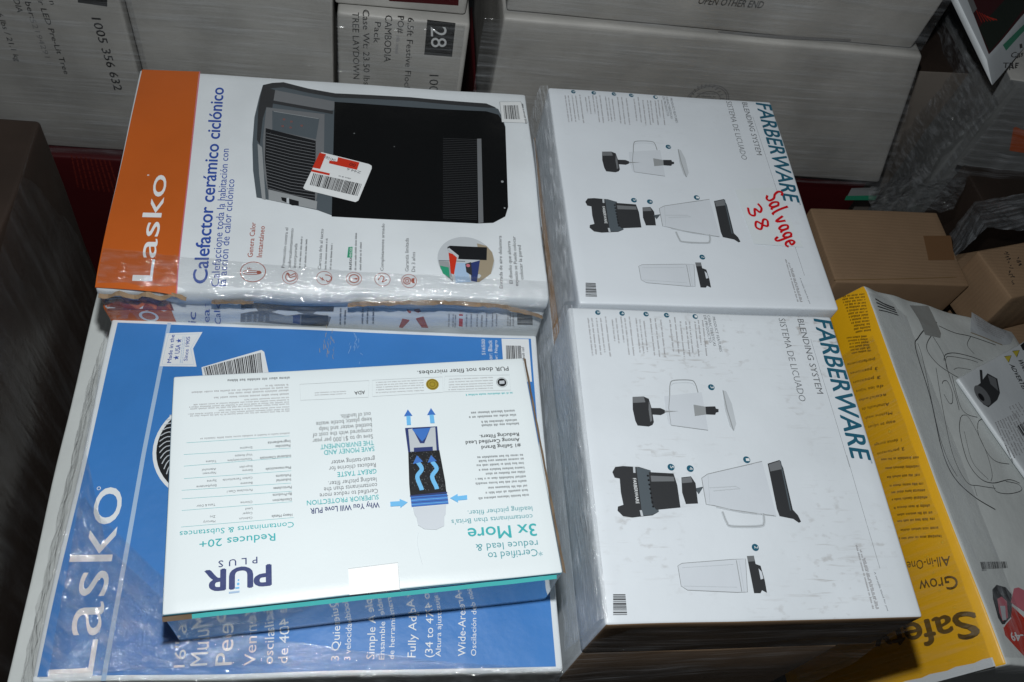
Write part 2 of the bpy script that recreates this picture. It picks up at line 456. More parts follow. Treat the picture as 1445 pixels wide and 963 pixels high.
# ================================================================== BACKGROUND CARTONS
YB = 0.75
def bg(name, label, x0, x1, z0, z1, y=YB, depth=0.45, top=GREYB, side=GREYB, cat='carton', yaw=0.0, group=None, seed=1, amp=0.0012, faces=None, crush=None):
    return Carton(name, label, cat, box_matrix((x0 + x1) / 2, y + depth / 2, z1, yaw), x1 - x0, depth, z1 - z0, top, side, faces, amp=amp, r=0.006, seed=seed, group=group, cell=0.03, crush=crush)
cA = bg('shipping_carton', 'grey-white tree carton printed 1005 356 632 beside the brown wrapped stack', -1.05, -0.492, -0.335, 0.35, seed=3)
cB = bg('shipping_carton', 'plain grey-white carton behind the orange end of the heater box', -0.486, -0.158, -0.9, 0.33, y=YB + 0.004, seed=4)
cC = bg('shipping_carton', 'grey-white carton with black square marked 28', -0.150, 0.070, -0.9, 0.028, y=YB - 0.004, seed=5)
cC2 = bg('shipping_carton', 'carton with red label on its end, lying on the carton marked 28', -0.155, 0.062, 0.032, 0.3, y=YB + 0.012, seed=6)
def lean(p, r):
    k = max(0, min(1, -p.z / 0.33))
    if p.x > 0.2: r.x += 0.10 * k * (p.x - 0.2) / 0.2
    return r
cD = bg('shipping_carton', 'large grey-white carton with a faint round seal, behind the white blender boxes', 0.124, 0.895, -0.285, 0.045, y=YB, seed=7, crush=lean)
cD2 = bg('shipping_carton', 'grey-white carton stamped OPEN OTHER END on top of the sealed carton', 0.128, 0.875, 0.049, 0.36, y=YB + 0.012, seed=8)
cR1 = bg('red_carton', 'dark red carton under the grey tree carton', -1.0, -0.40, -0.9, -0.340, y=YB - 0.02, side=REDB, top=REDB, seed=9)
cR2 = bg('red_carton', 'dark red carton with a green label under the round-seal carton', 0.12, 0.98, -0.9, -0.290, y=YB + 0.02, side=REDB, top=REDB, seed=10)
# prints
b = cA.board('-y'); b.part = 'printed_lettering'
Z(0, 0, 5.558)
b.tx('1005 356 632', (718, 138), (898, 708), 66, I_GBLACK, 0.012)
b.tx('ir LED Pre-Lit Tree', (292, -10), (505, 580), 42, I_GBLACK, 0.006)
b.tx('n', (385, 5), (398, 35), 40, I_GBLACK)
b.tx('ber:', (195, 10), (237, 140), 44, I_GBLACK, 0.006)
b.tx('52194291 :', (232, 148), (372, 500), 40, I_GGREY)
b.tx('DIA', (103, -10), (138, 95), 44, I_GBLACK, 0.006)
b.tx('6 lbs / 21.1 kg', (-22, 100), (122, 480), 40, I_GBLACK, 0.006)
b.part = 'printed_square'; b.poly([(608, -30), (842, -30), (842, 52), (612, 18)], I_GBLACK)
cA.finish()
b = cC.board('-y'); Z(440, 0, 3.008)
b.part = 'printed_square'; b.poly([(490, 82), (610, 98), (595, 242), (477, 232)], I_GBLACK)
b.part = 'printed_lettering'
b.tx('28', (505, 112), (507, 200), 66, I_WHITE, 0.0, layer=2)
b.tx('6.5ft Festive Flock', (408, 72), (392, 385), 27, I_GBLACK)
b.tx('PO#', (365, 65), (363, 140), 27, I_GBLACK); b.greek((360, 150), (352, 235), 16, I_FAINT)
b.tx('CAMBODIA', (312, 62), (306, 262), 30, I_GBLACK)
b.tx('Pack', (268, 92), (262, 182), 26, I_GBLACK)
b.tx('Case Wt: 23.50 lbs', (216, 40), (220, 360), 28, I_GBLACK)
b.tx('TREE LAYDOWN', (172, 52), (176, 335), 28, I_GBLACK)
b.tx('1005', (500, 318), (497, 415), 38, I_GBLACK)
cC.finish()
b = cC2.board('-y'); b.part = 'red_label'; Z(440, 0, 3.008); b.poly([(290, -40), (625, -30), (622, 25), (330, 6)], REDB)
cC2.finish()
b = cD2.board('-y'); b.part = 'printed_lettering'; Z(965, 0, 3.008)
b.tx('OPEN OTHER END', (58, 16), (332, 36), 30, I_GBLACK, 0.012, 0.1)
b.part = 'tape_strip'; b.poly([(145, 132), (430, 152), (710, 168), (708, 176), (430, 166), (150, 150)], I_GGREY)
cD2.finish()
b = cD.board('-y'); b.part = 'round_seal'
for rr, ri in ((92, 88), (84, 80), (58, 54)): b.disc((97, 432), rr, I_GGREY, inner=ri, n=40)
for k in range(26):
    a = k / 26 * 6.283; b.line([(97 + 62 * math.cos(a), 432 + 62 * math.sin(a)), (97 + 76 * math.cos(a + .08), 432 + 76 * math.sin(a + .08))], 5, I_GGREY)
for k in range(7): b.greek((55, 400 + k * 11), (140, 402 + k * 11), 8, I_GGREY)
cD.finish()
b = cR2.board('-y'); b.part = 'green_label'; Z(965, 0, 3.008)
b.poly([(712, 800), (842, 797), (812, 850), (685, 850)], I_MG); b.poly([(690, 832), (822, 830), (812, 850), (682, 850)], I_GREEN, 1)
cR2.finish()
b = cR1.board('-y'); b.part = 'printed_lettering'; Z(0, 0, 3.008)
for k in range(9): b.greek((300 + k * 20, 660 + k * 3), (330 + k * 22, 800 + k * 3), 9, I_OR2)
cR1.finish()
for c in (cB,): c.finish()

# left: tall brown wrapped stack
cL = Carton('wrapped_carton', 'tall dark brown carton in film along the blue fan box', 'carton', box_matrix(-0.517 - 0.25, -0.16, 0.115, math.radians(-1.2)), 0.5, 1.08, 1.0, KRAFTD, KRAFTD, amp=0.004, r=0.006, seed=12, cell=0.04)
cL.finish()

# right: neighbouring pallet
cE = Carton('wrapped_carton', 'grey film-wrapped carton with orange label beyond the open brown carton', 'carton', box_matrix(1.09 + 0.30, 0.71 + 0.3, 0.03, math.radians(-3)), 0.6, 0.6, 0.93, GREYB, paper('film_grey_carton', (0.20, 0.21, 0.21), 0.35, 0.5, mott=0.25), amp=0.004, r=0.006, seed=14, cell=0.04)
b = cE.board('-y'); b.part = 'orange_label'; Z(965, 0, 3.008); b.poly([(1405, 525), (1470, 530), (1465, 650), (1382, 640)], I_ORL)
b.part = 'printed_square'; b.poly([(1160, 698), (1190, 710), (1178, 740), (1148, 722)], I_GBLACK)
cE.finish()
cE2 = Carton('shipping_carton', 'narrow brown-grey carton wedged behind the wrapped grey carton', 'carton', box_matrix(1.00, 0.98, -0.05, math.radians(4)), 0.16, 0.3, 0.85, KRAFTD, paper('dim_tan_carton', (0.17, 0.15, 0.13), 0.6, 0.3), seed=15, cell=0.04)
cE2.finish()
# tilted tree carton, top right
p0 = Vector((0.963, 0.684, 0.1)); p1 = Vector((0.897, 0.759, 0.159)); p2 = Vector((1.135, 0.873, 0.068))
ey = (p1 - p0).normalized(); ex = (p2 - p0); ex = (ex - ey * ex.dot(ey)).normalized(); ez = (p0 - (CP + ray((1397, 106)) * 1.558)).normalized()
wt, dt = 0.42, 0.30
ct = p0 + ex * wt / 2 + ey * dt / 2
Mt = Matrix(((ex.x, ey.x, ez.x, ct.x), (ex.y, ey.y, ez.y, ct.y), (ex.z, ey.z, ez.z, ct.z), (0, 0, 0, 1)))
cT = Carton('tree_carton', 'tilted tree carton with dark red picture top and white printed side', 'carton', Mt, wt, dt, 0.05, WHITE, WHITE, seed=16, cell=0.04, bake=True)
b = cT.board('+z'); b.part = 'printed_picture'; Z(1205, 0, 6.017)
b.poly([(945, -60), (1145, 462), (1500, 60), (1500, -60)], REDB); b.poly([(1060, 235), (1150, 440), (1300, 265), (1445, 80), (1445, -50), (1330, -50)], ink('dark_green', (0.012, 0.02, 0.012)), 1)
b.poly([(965, 0), (1010, -10), (1045, 75), (1010, 115)], I_GGREY, 1)
for k in range(6): b.line([(1040 + k * 22, 90 + k * 12), (1085 + k * 26, 190 - k * 4)], 5, I_STK, 2)
b = cT.board('-y'); b.part = 'printed_lettering'
b.poly([(1262, 375), (1450, 205), (1450, 262), (1290, 425)], I_GREEN, 0)
b.tx('Case', (1335, 490), (1475, 475), 45, I_GBLACK, 0.01, 0.15); b.tx('TREE', (1268, 572), (1445, 580), 45, I_GBLACK, 0.012, 0.15); b.tx('1', (1410, 415), (1432, 408), 36, I_GBLACK)
cT.finish()
# brown cartons on the right
cN = Carton('brown_carton', 'plain brown carton with brown tape patch behind the yellow-sided box', 'carton', box_matrix(0.848, 0.4645, -0.15, math.radians(2.0)), 0.262, 0.170, 0.75, KRAFT, KRAFT, seed=17, amp=0.002)
b = cN.board('+z'); b.part = 'tape_patch'; Z(1130, 290, 4.584); b.poly([(792, 198), (975, 196), (1000, 352), (828, 355)], I_KTAPE)
b.part = 'flap_seam'; b.line([(215, 487), (620, 478), (1010, 462)], 3, I_YELD)
cN.finish()
cH = Carton('brown_carton', 'brown carton under the handwritten parcel', 'carton', box_matrix(1.20, 0.44, -0.225, math.radians(14)), 0.34, 0.22, 0.67, KRAFT, KRAFT, seed=18)
cH.finish()
cG = Carton('brown_parcel', 'small taped brown parcel with handwriting on it', 'parcel', box_matrix(1.118, 0.405, -0.10, math.radians(15)), 0.26, 0.105, 0.123, KRAFT, KRAFT, seed=19)
b = cG.board('+z'); b.part = 'handwriting'; Z(1130, 290, 4.584)
rw = random.Random(5)
for (x, y, n_) in ((1320, 295, 7), (1350, 430, 5), (1400, 335, 4)):
    for k in range(n_):
        xx, yy = x + k * 6, y + k * 17
        b.curve([(xx + rw.uniform(-12, 12), yy + rw.uniform(-6, 6)), (xx + rw.uniform(4, 26), yy + rw.uniform(-8, 10)), (xx + rw.uniform(-10, 18), yy + rw.uniform(2, 14))], 4, I_BLACK, n=4)
cG.finish()
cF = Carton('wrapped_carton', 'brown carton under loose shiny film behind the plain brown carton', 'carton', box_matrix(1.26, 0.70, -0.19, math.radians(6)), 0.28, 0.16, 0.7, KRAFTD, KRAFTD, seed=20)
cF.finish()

# ================================================================== MAIN PALLET: lower cartons
c0 = Carton('fan_carton', 'white carton under the blue fan box, sticking out at its side', 'carton', box_matrix(-0.165, 0.13, -0.135, -0.005), 0.62, 0.86, 0.765, SAFW, SAFW, amp=0.002, seed=21, cell=0.03); c0.finish()
c1 = Carton('brown_carton', 'film-wrapped brown carton under the scuffed blender box', 'carton', box_matrix(0.316, 0.12, 0.008, 0.0), 0.305, 0.79, 0.908, KRAFT, KRAFT, [('-x', FWW)], amp=0.002, seed=22, cell=0.03); c1.finish()

# ================================================================== HEATER BOX
def heat_crush(p, r):
    # crushed near edge: the lid's lip bulges, a crease runs below it
    d2 = 0.374 / 2
    if p.y < -d2 + 0.002:
        z = -p.z
        r.y += -0.004 * math.exp(-((z - 0.012) / 0.012) ** 2) + 0.007 * math.exp(-((z - 0.036) / 0.006) ** 2)
        r.z += 0.0025 * noise.noise(Vector((p.x * 16, 0, z * 20)))
    e = max(0, 1 - (p.y + d2) / 0.03)
    r.z += -0.004 * e * e + 0.005 * e * noise.noise(Vector((p.x * 14, 3, 0)))
    r.y += 0.006 * e * noise.noise(Vector((p.x * 11, 7, 0)))
    return r
cHt = Carton('heater_box', 'orange and white ceramic heater box with crushed torn front edge', 'box', box_matrix(-0.1324, 0.3395, 0.0776, 0.0162), 0.5556, 0.3745, 0.21, WHITE, WHITE, amp=0.0013, seed=1, crush=heat_crush, cell=0.009)
b = cHt.board('+z'); b.part = 'orange_band'; Z()
b.poly([(201, 98), (281, 102), (247, 410), (133, 402)], ORANGE)
b.line([(282, 102), (248, 408)], 1.6, I_PINK, 1)
b.part = 'printed_logo'
Z(0, 130, 2.752); b.tx('Lasko', (590, 732), (650, 325), 76, I_WHITE, 0.004, layer=2); b.disc((576, 324), 4, I_WHITE, 2, 2)
b.part = 'printed_lettering'; Z()
b.tx('Calefactor cerámico ciclónico', (292, 397), (316, 125), 20, I_BLUE, 0.018)
b.tx('Calefaccione toda la habitación con', (309, 402), (323, 210), 11.5, I_BLUE)
b.tx('la acción de calor ciclónico', (319, 402), (331, 253), 11.5, I_BLUE)
Z(330, 300, 6.017)
b.tx('Genera Calor', (160, 386), (188, 90), 44, I_RED, 0.008); b.tx('Instantáneo', (238, 386), (264, 122), 44, I_RED, 0.008)
for ls in (('Protección contra el', (430, 474), (462, 135), 26), ('sobrecalentamiento', (482, 474), (508, 140), 26), ('incorporada', (527, 474), (540, 268), 26), ('Carcasa fría al tacto', (738, 486), (762, 142), 26), ('Completamente armado', (1270, 498), (1280, 98), 26)):
    b.tx(*ls, I_GREY, 0.014)
for g in (((566, 474), (585, 205)), ((612, 474), (625, 228)), ((785, 486), (797, 222)), ((828, 486), (840, 258)), ((1040, 492), (1045, 175)), ((1082, 492), (1086, 246))):
    b.greek(g[0], g[1], 18, I_GREY)
b.tx('auto', (998, 490), (1002, 388), 28, I_BLACK, 0.012)
b.poly([(962, 384), (972, 295), (1008, 292), (1004, 384)], I_GREEN); b.tx('eco', (998, 378), (1002, 302), 26, I_WHITE, 0.0, layer=2)
b.part = 'printed_icons'
b.disc((163, 508), 110, I_RED, inner=103); b.curve([(95, 502), (200, 502), (232, 515), (200, 530), (95, 528)], 7, I_RED, closed=True); b.disc((213, 515), 20, I_RED, n=14); b.line([(110, 515), (205, 515)], 8, I_RED)
b.tx('F', (152, 488), (154, 468), 36, I_RED)
for x, y in ((478, 548), (768, 553), (1020, 562), (1262, 568)): b.disc((x, y), 68, I_RED, inner=63)
b.curve([(440, 555), (455, 515), (480, 535), (520, 520), (525, 560), (470, 580)], 8, I_RED, closed=True); b.line([(452, 520), (478, 552), (520, 540)], 9, I_RED)
for k in range(4): b.line([(725 + k * 8, 545 + k * 10), (770 - k * 6, 575 - k * 9)], 6, I_RED)
b.curve([(775, 530), (810, 535), (828, 560), (800, 585), (785, 570)], 9, I_RED)
b.disc((1020, 562), 46, I_RED, inner=36); b.line([(1000, 566), (1045, 562)], 9, I_RED); b.disc((1040, 563), 11, I_RED, n=12)
b.curve([(1225, 575), (1250, 540), (1275, 555), (1260, 590), (1300, 570)], 9, I_RED)
Z(550, 300, 6.017)
b.disc((165, 578), 66, I_RED, inner=61); b.disc((148, 578), 36, I_RED, inner=26); b.disc((148, 578), 18, I_RED, inner=10); b.poly([(185, 560), (212, 556), (208, 580), (214, 598), (186, 592)], I_RED)
b.part = 'printed_lettering'
b.tx('Garantía limitada', (160, 504), (160, 222), 30, I_GREY, 0.006); b.tx('De 3 años', (215, 506), (216, 340), 30, I_GREY, 0.006)
for ls in (('Entrada de aire delantera', (960, 640), (948, 200), 28), ('El diseño que ahorra', (1045, 604), (1022, 245), 28), ('espacio se Puede colocar', (1092, 625), (1066, 205), 28), ('colocar la pared', (1136, 570), (1112, 280), 28)): b.tx(*ls, I_GREY, 0.014)
b.part = 'round_photo'
b.disc((648, 402), 240, I_LG, 0, n=40); b.poly([(740, 265), (820, 285), (870, 340), (885, 410), (860, 520), (760, 590), (740, 590), (765, 405)], I_TAN, 1)
b.poly([(415, 415), (500, 420), (540, 590), (480, 545), (430, 480)], I_MG, 1); b.poly([(425, 455), (500, 470), (510, 560), (450, 520)], I_GREEN, 2)
b.poly([(498, 345), (572, 372), (545, 530), (518, 520)], I_STK, 3); b.poly([(488, 300), (510, 288), (825, 300), (822, 408), (585, 400), (495, 325)], I_BLACK, 4)
b.poly([(500, 305), (585, 372), (580, 398), (492, 322)], I_LG, 5); b.poly([(540, 430), (640, 430), (690, 590), (560, 598)], I_LINE, 2); b.poly([(690, 430), (765, 410), (740, 590), (690, 580)], I_NAVY, 3)
b.poly([(640, 440), (690, 425), (700, 540), (650, 510)], I_DG, 4); b.disc((664, 455), 17, I_PINK, 5, n=12); b.line([(415, 412), (640, 418)], 6, I_SLATE, 2)
# the heater picture
b.part = 'heater_picture'; Z()
b.poly([(371, 121), (384, 118), (400, 117), (435, 126), (473, 133), (580, 140), (686, 148), (703, 155), (709, 168), (713, 180), (717, 293), (713, 306), (696, 315), (673, 316), (470, 305), (448, 297), (362, 279), (357, 240), (356, 204), (359, 166), (366, 137)], I_SLATE, 0)
b.poly([(371, 121), (384, 118), (400, 117), (435, 126), (473, 133), (580, 138), (686, 147), (700, 153), (688, 153), (580, 143), (473, 139), (435, 132), (400, 124), (376, 126)], I_DG, 1)
b.poly([(472, 145), (580, 152), (686, 158), (703, 163), (709, 172), (713, 182), (717, 293), (713, 306), (696, 315), (673, 316), (560, 311), (468, 306)], ink('glossy_black', (0.006, 0.0065, 0.007), 0.25), 1)
for k in range(46): b.line([(625, 196 + k * 2.5), (673, 198 + k * 2.5)], 0.9, I_DG, 2)
b.poly([(673, 197), (679, 197), (682, 315), (675, 316)], I_GREY, 3)
Z(350, 100, 4.814)
b.poly([(100, 105), (185, 135), (165, 255), (125, 250), (100, 330), (80, 500), (60, 470), (70, 250)], I_DG, 1)
b.poly([(185, 135), (590, 215), (585, 270), (520, 285), (170, 225)], I_GREY, 1); b.poly([(112, 195), (580, 280), (575, 300), (110, 215)], I_DG, 2)
b.poly([(125, 252), (520, 300), (515, 610), (460, 900), (140, 850), (110, 700), (100, 480)], I_GREY, 2)
b.poly([(65, 495), (95, 520), (120, 880), (95, 872), (75, 700)], I_MG, 2); b.poly([(140, 810), (470, 890), (465, 945), (140, 880)], I_MG, 3)
b.poly([(165, 275), (485, 330), (462, 470), (165, 405)], I_SLATE, 3); b.line([(175, 280), (480, 332)], 5, I_MG, 4)
for x, y in ((245, 335), (295, 350), (365, 378), (235, 380), (290, 390)): b.disc((x, y), 8, I_RED, 4, 5, n=10)
b.poly([(120, 392), (460, 480), (455, 887), (135, 805), (115, 600)], I_BLACK, 3)
for k in range(19): b.line([(122, 425 + k * 20.5), (290, 466 + k * 21), (455, 500 + k * 20.5)], 4.5, I_GREY, 4)
b.poly([(225, 862), (262, 868), (345, 890), (345, 920), (300, 918), (230, 885)], I_BLACK, 4); b.poly([(262, 870), (278, 866), (280, 908), (262, 905)], I_LG, 5)
Z(440, 0, 3.008); 
for x, y, r_ in ((808, 775, 6), (818, 886, 4), (180, 570, 2.5), (350, 625, 2)): b.disc((x, y), r_, I_MG, 4, n=8)
b.part = 'barcode_label'; b.poly([(797, 437), (888, 437), (912, 500), (915, 528), (806, 523)], I_WHITE, 2); b.line([(797, 437), (888, 437), (915, 528), (806, 523)], 2, I_GREY, 3, True)
b.bars([(812, 452), (876, 452), (884, 512), (818, 510)], I_DG, 16, 3, 3); b.greek((912, 530), (897, 440), 8, I_GREY, 3)
b.part = 'price_sticker'; Z(350, 100, 4.814)
b.poly([(500, 558), (820, 638), (840, 650), (840, 668), (750, 885), (730, 896), (390, 812), (375, 800), (380, 788), (485, 570)], I_WHITE, 5)
b.poly([(487, 562), (530, 572), (490, 672), (438, 662)], I_STK, 6); b.poly([(612, 592), (757, 628), (740, 678), (550, 634), (553, 615), (605, 622)], I_STK, 6); b.poly([(434, 674), (556, 702), (553, 716), (428, 688)], I_STK, 6)
b.tx('041060', (598, 607), (522, 580), 20, I_GREY, layer=7); b.tx('00', (735, 640), (695, 628), 22, I_BLACK, layer=7); b.tx('Z44.6', (770, 690), (675, 665), 16, I_GREY, layer=7)
b.bars([(445, 700), (778, 775), (748, 857), (420, 780)], I_BLACK, 42, 5, 6); b.greek((700, 735), (615, 715), 9, I_GREY, 6)
# front (side panel) print
b = cHt.board('-y'); b.part = 'orange_band'; Z(0, 320, 3.008)
b.poly([(405, 290), (700, 285), (745, 395), (470, 395)], ORANGE); b.poly([(420, 300), (700, 285), (735, 345), (450, 350)], I_OR2, 1)
b.part = 'printed_lettering'; b.disc((630, 372), 40, I_WHITE, 3, 28)
b.tx('ic', (828, 398), (830, 350), 34, I_BLUE, 0.01); b.tx('leat', (888, 402), (888, 318), 30, I_BLUE); b.tx('Calor', (938, 400), (930, 300), 26, I_BLUE)
b.part = 'printed_picture'; Z(330, 300, 6.017)
b.poly([(60, 790), (850, 806), (800, 946), (55, 915)], I_GREY, 0); b.poly([(60, 790), (850, 806), (845, 830), (60, 810)], I_DG, 1); b.poly([(300, 850), (560, 860), (540, 925), (300, 905)], I_MG, 1); b.poly([(500, 850), (560, 845), (560, 925), (500, 915)], I_NAVY, 2); b.poly([(575, 848), (800, 855), (800, 946), (570, 935)], I_BLACK, 2)
for x in (110, 165, 205, 265): b.greek((x, 915), (x + 5, 850), 22, I_LG, 3)
b.part = 'printed_lettering'
for x in (910, 950, 1098, 1140, 1190): b.greek((x, 940), (x + 4, 820), 20, I_GREY)
Z(550, 300, 6.017); b.part = 'printed_icons'
b.poly([(80, 958), (105, 890), (150, 830), (185, 838), (168, 900), (110, 962)], I_RED); b.poly([(208, 832), (250, 822), (292, 872), (332, 962), (275, 955), (225, 885)], I_RED); b.poly([(592, 858), (625, 858), (622, 955), (590, 950)], I_STK)
b.part = 'printed_lettering'
for x in (510, 545, 565, 660, 700, 750, 790, 830, 880, 915, 1010, 1030, 1055): b.greek((x, 955), (x + 3, 855), 16, I_FAINT)
b.part = 'barcode'; b.bars([(1085, 945), (1085, 850), (1215, 855), (1215, 945)], I_DG, 14, 8)
cHt.finish()
# torn cardboard lip, part of the heater box
def lip(path, wd, seed):
    bm = bmesh.new(); prev = None; rn = random.Random(seed)
    for i, (x, y, z) in enumerate(path):
        n_ = 0.5 + 0.8 * abs(noise.noise(Vector((i * 0.7, seed, 0))))
        if i in (0, len(path) - 1): n_ = 0.12
        a = bm.verts.new((x, y - 0.004 - rn.uniform(0, .002), z + wd * n_ * 0.5)); c_ = bm.verts.new((x, y - 0.008 - rn.uniform(0, .002), z - wd * n_ * .1)); e_ = bm.verts.new((x, y - 0.003, z - wd * n_ * 0.6))
        if prev:
            bm.faces.new((prev[0], prev[1], c_, a)); bm.faces.new((prev[1], prev[2], e_, c_))
        prev = (a, c_, e_)
    return bm
d2 = -0.3745 / 2
mesh_obj('torn_edge', lip([(0.02 + 0.254 * i / 40, d2 - 0.001, -0.020 - 0.010 * math.sin(i / 40 * 3.14) * -1 - (0.016 if i > 30 else 0) * (i - 30) / 10) for i in range(41)], 0.012, 3), [TORN], cHt.o)
mesh_obj('torn_edge', lip([(-0.145 + 0.05 * i / 12, d2 - 0.001, -0.020) for i in range(13)], 0.008, 5), [TORN], cHt.o)
mesh_obj('torn_edge', lip([(-0.274 + 0.10 * i / 20, d2 - 0.001, -0.012 - 0.004 * math.sin(i)) for i in range(21)], 0.008, 8), [TORN], cHt.o)
bm = bmesh.new(); w2 = 0.5556 / 2
vs_ = [bm.verts.new((w2 + 0.0012 + 0.001 * noise.noise(Vector((k * .9, j * 2, 1))), d2 + 0.004 + 0.115 * k / 16, -0.001 - 0.005 * j - 0.002 * noise.noise(Vector((k * .7, j, 4))))) for k in range(17) for j in range(2)]
for k in range(16): bm.faces.new((vs_[2 * k], vs_[2 * k + 1], vs_[2 * k + 3], vs_[2 * k + 2]))
mesh_obj('torn_edge', bm, [TORN], cHt.o)

# ================================================================== BLUE FAN BOX
cBl = Carton('fan_box', 'blue and white pedestal fan box lying flat, its corner wrapped in film', 'box', box_matrix(-0.1308, -0.0714, 0.0, -0.0049), 0.5475, 0.44, 0.13, WHITE, SAFW, amp=0.0014, seed=2, cell=0.010)
b = cBl.board('+z'); b.part = 'blue_panel'; Z()
b.add([Vector((-0.2685, -0.2145)), Vector((0.2655, -0.2145)), Vector((0.2655, 0.2135)), Vector((-0.2655, 0.2135))], [(0, 1, 2, 3)], BLUE, 0)
b.part = 'printed_logo'; Z(0, 650, 3.076)
b.tx('Lasko', (402, 940), (540, 118), 192, I_WHITE, -0.004, layer=2); b.disc((430, 123), 9, I_WHITE, 2, 6, n=14)
b.part = 'white_rule'; Z(); b.line([(239, 457), (203, 641), (146, 962)], 5.5, I_LINE, 1)
b.part = 'made_in_usa_badge'; Z(0, 320, 3.008)
b.poly([(707, 455), (860, 450), (820, 520), (835, 597), (678, 594)], I_WHITE, 2); b.line([(716, 462), (846, 458), (810, 520), (824, 588), (688, 586)], 1.5, I_LINE, 3, True)
b.tx('Made in the', (727, 580), (742, 462), 17, I_BLUE, 0.012, layer=3); b.tx('★ USA ★', (758, 568), (772, 478), 20, I_BLUE, 0.014, layer=3); b.tx('Since 1905', (796, 572), (808, 470), 16, I_BLUE, 0.01, layer=3)
for x in (768, 776): b.greek((x, 582), (x + 12, 465), 5, I_LINE, 3)
b.part = 'barcode_label'
b.poly([(856, 600), (1110, 527), (1122, 535), (1140, 620), (1140, 760), (880, 760)], I_WHITE, 2); b.bars([(864, 602), (1108, 538), (1120, 650), (885, 680)], I_BLACK, 46, 4, 3)
b.part = 'fan_picture'; Z()
b.disc((301, 632), 83, I_WHITE, 1, n=48); b.disc((301, 632), 78, I_BLACK, 2, n=48)
for k in range(60):
    a = k / 60 * 6.283
    b.curve([(301 + 76 * math.cos(a), 632 + 76 * math.sin(a)), (301 + 66 * math.cos(a + .12), 632 + 66 * math.sin(a + .12)), (301 + 50 * math.cos(a + .16), 632 + 50 * math.sin(a + .16))], 1.5, I_LG, 3, n=3)
b.part = 'printed_lettering'; Z(210, 780, 4.661)
for t_, q0, q1, h_ in (('16"', (236, 752), (250, 585), 72), ('Multi', (384, 738), (405, 485), 112), ('Pedestal', (545, 735), (588, 165), 108), ('Ventilador', (700, 738), (732, 225), 74), ('oscilante', (815, 732), (834, 385), 62), ('de 40 cm', (912, 728), (934, 343), 64), ('3 Quiet Speeds', (1250, 712), (1270, 205), 52), ('3 velocidades', (1325, 710), (1338, 388), 40)):
    b.tx(t_, q0, q1, h_, I_WHITE, layer=2)
Z(440, 643, 3.008)
for t_, q0, q1, h_ in (('Simple Assembly', (265, 866), (278, 520), 34), ('Ensamble sin', (307, 868), (313, 648), 23), ('de herramientas', (349, 866), (356, 610), 23), ('Fully Adjustable', (440, 858), (449, 522), 34), ('(34 to 47 in.)', (512, 858), (518, 590), 32), ('Altura ajustable', (547, 855), (551, 605), 22), ('Wide-Area', (652, 853), (652, 640), 32), ('Oscilación de', (697, 852), (698, 642), 22)):
    b.tx(t_, q0, q1, h_, I_WHITE, layer=2)
Z(440, 320, 3.008)
b.tx('S16500', (737, 545), (735, 478), 15, I_WHITE, layer=2); b.tx('Color: Black', (767, 600), (765, 481), 17, I_WHITE, layer=2); b.tx('Color: Negro', (790, 602), (787, 482), 13, I_WHITE, layer=2)
b.part = 'barcode_label'; b.poly([(805, 475), (920, 479), (935, 660), (818, 660)], I_WHITE, 2); b.bars([(824, 505), (888, 507), (894, 590), (826, 590)], I_DG, 14, 6, 3); b.greek((905, 570), (900, 508), 12, I_GREY, 3)
# scuffs through the print
b.part = 'paper_scuff'; rs = random.Random(11)
for k in range(26):
    x, y = rs.choice(((1385, 470), (1400, 520), (1375, 500))) ; x += rs.gauss(0, 9) - 1320; y += rs.gauss(0, 26)
    b.line([(x, y), (x + rs.uniform(-3, 5), y + rs.uniform(6, 26))], rs.uniform(.8, 2.2), I_TAN, 2)
for k in range(14):
    x, y = 180 + rs.gauss(0, 14), 500 + rs.gauss(0, 40); b.line([(x, y), (x + rs.uniform(-14, 14), y + rs.uniform(8, 30))], rs.uniform(.6, 1.4), I_LINE, 2)
cBl.finish()

# ================================================================== BLENDER BOXES
FWM2 = box_matrix(0.3349, -0.0810, 0.1214, 0.0066); FWM1 = box_matrix(0.3456, 0.3160, 0.1187, 0.0214)
f2 = Carton('blender_box', 'dirty scuffed white blender box beside the blue fan box', 'box', FWM2, 0.350, 0.386, 0.113, FWD, FWD, [('-y', KRAFT)], amp=0.0010, seed=5, group='white blender boxes')  # front face coloured darker and browner than the other sides
b = f2.board('+z'); b.rec = []
b.part = 'printed_logo'; Z(940, 440, 4.377)
b.tx('FARBERWARE', (912, 46), (1146, 914), 100, I_FW, 0.020, 0.12)
b.part = 'printed_lettering'
b.tx('BLENDING SYSTEM', (810, 45), (931, 508), 36, I_GREY); b.tx('SISTEMA DE LICUADO', (694, 40), (822, 555), 38, I_GREY, -0.008)
b.line([(893, 170), (980, 460), (1132, 962)], 1.6, I_GREY); b.tx('TM', (1256, 920), (1262, 938), 10, I_FW)
Z(965, 643, 3.008); b.line([(690, 0), (832, 480)], 1.2, I_GREY)
for q in (((728, 380), (800, 655)), ((745, 400), (815, 655)), ((762, 435), (822, 655))): b.greek(q[0], q[1], 9, I_FAINT)
b.tx('A versatile blend for you', (806, 495), (862, 660), 7, I_GREY)
Z(800, 440, 5.068)
b.tx('PRODUCT FEATURES', (1040, 35), (1094, 285), 18, I_GREY); b.tx('CARACTERÍSTICAS', (1003, 25), (1050, 245), 18, I_GREY); b.tx('DE PRODUCTO', (976, 25), (1018, 220), 18, I_GREY)
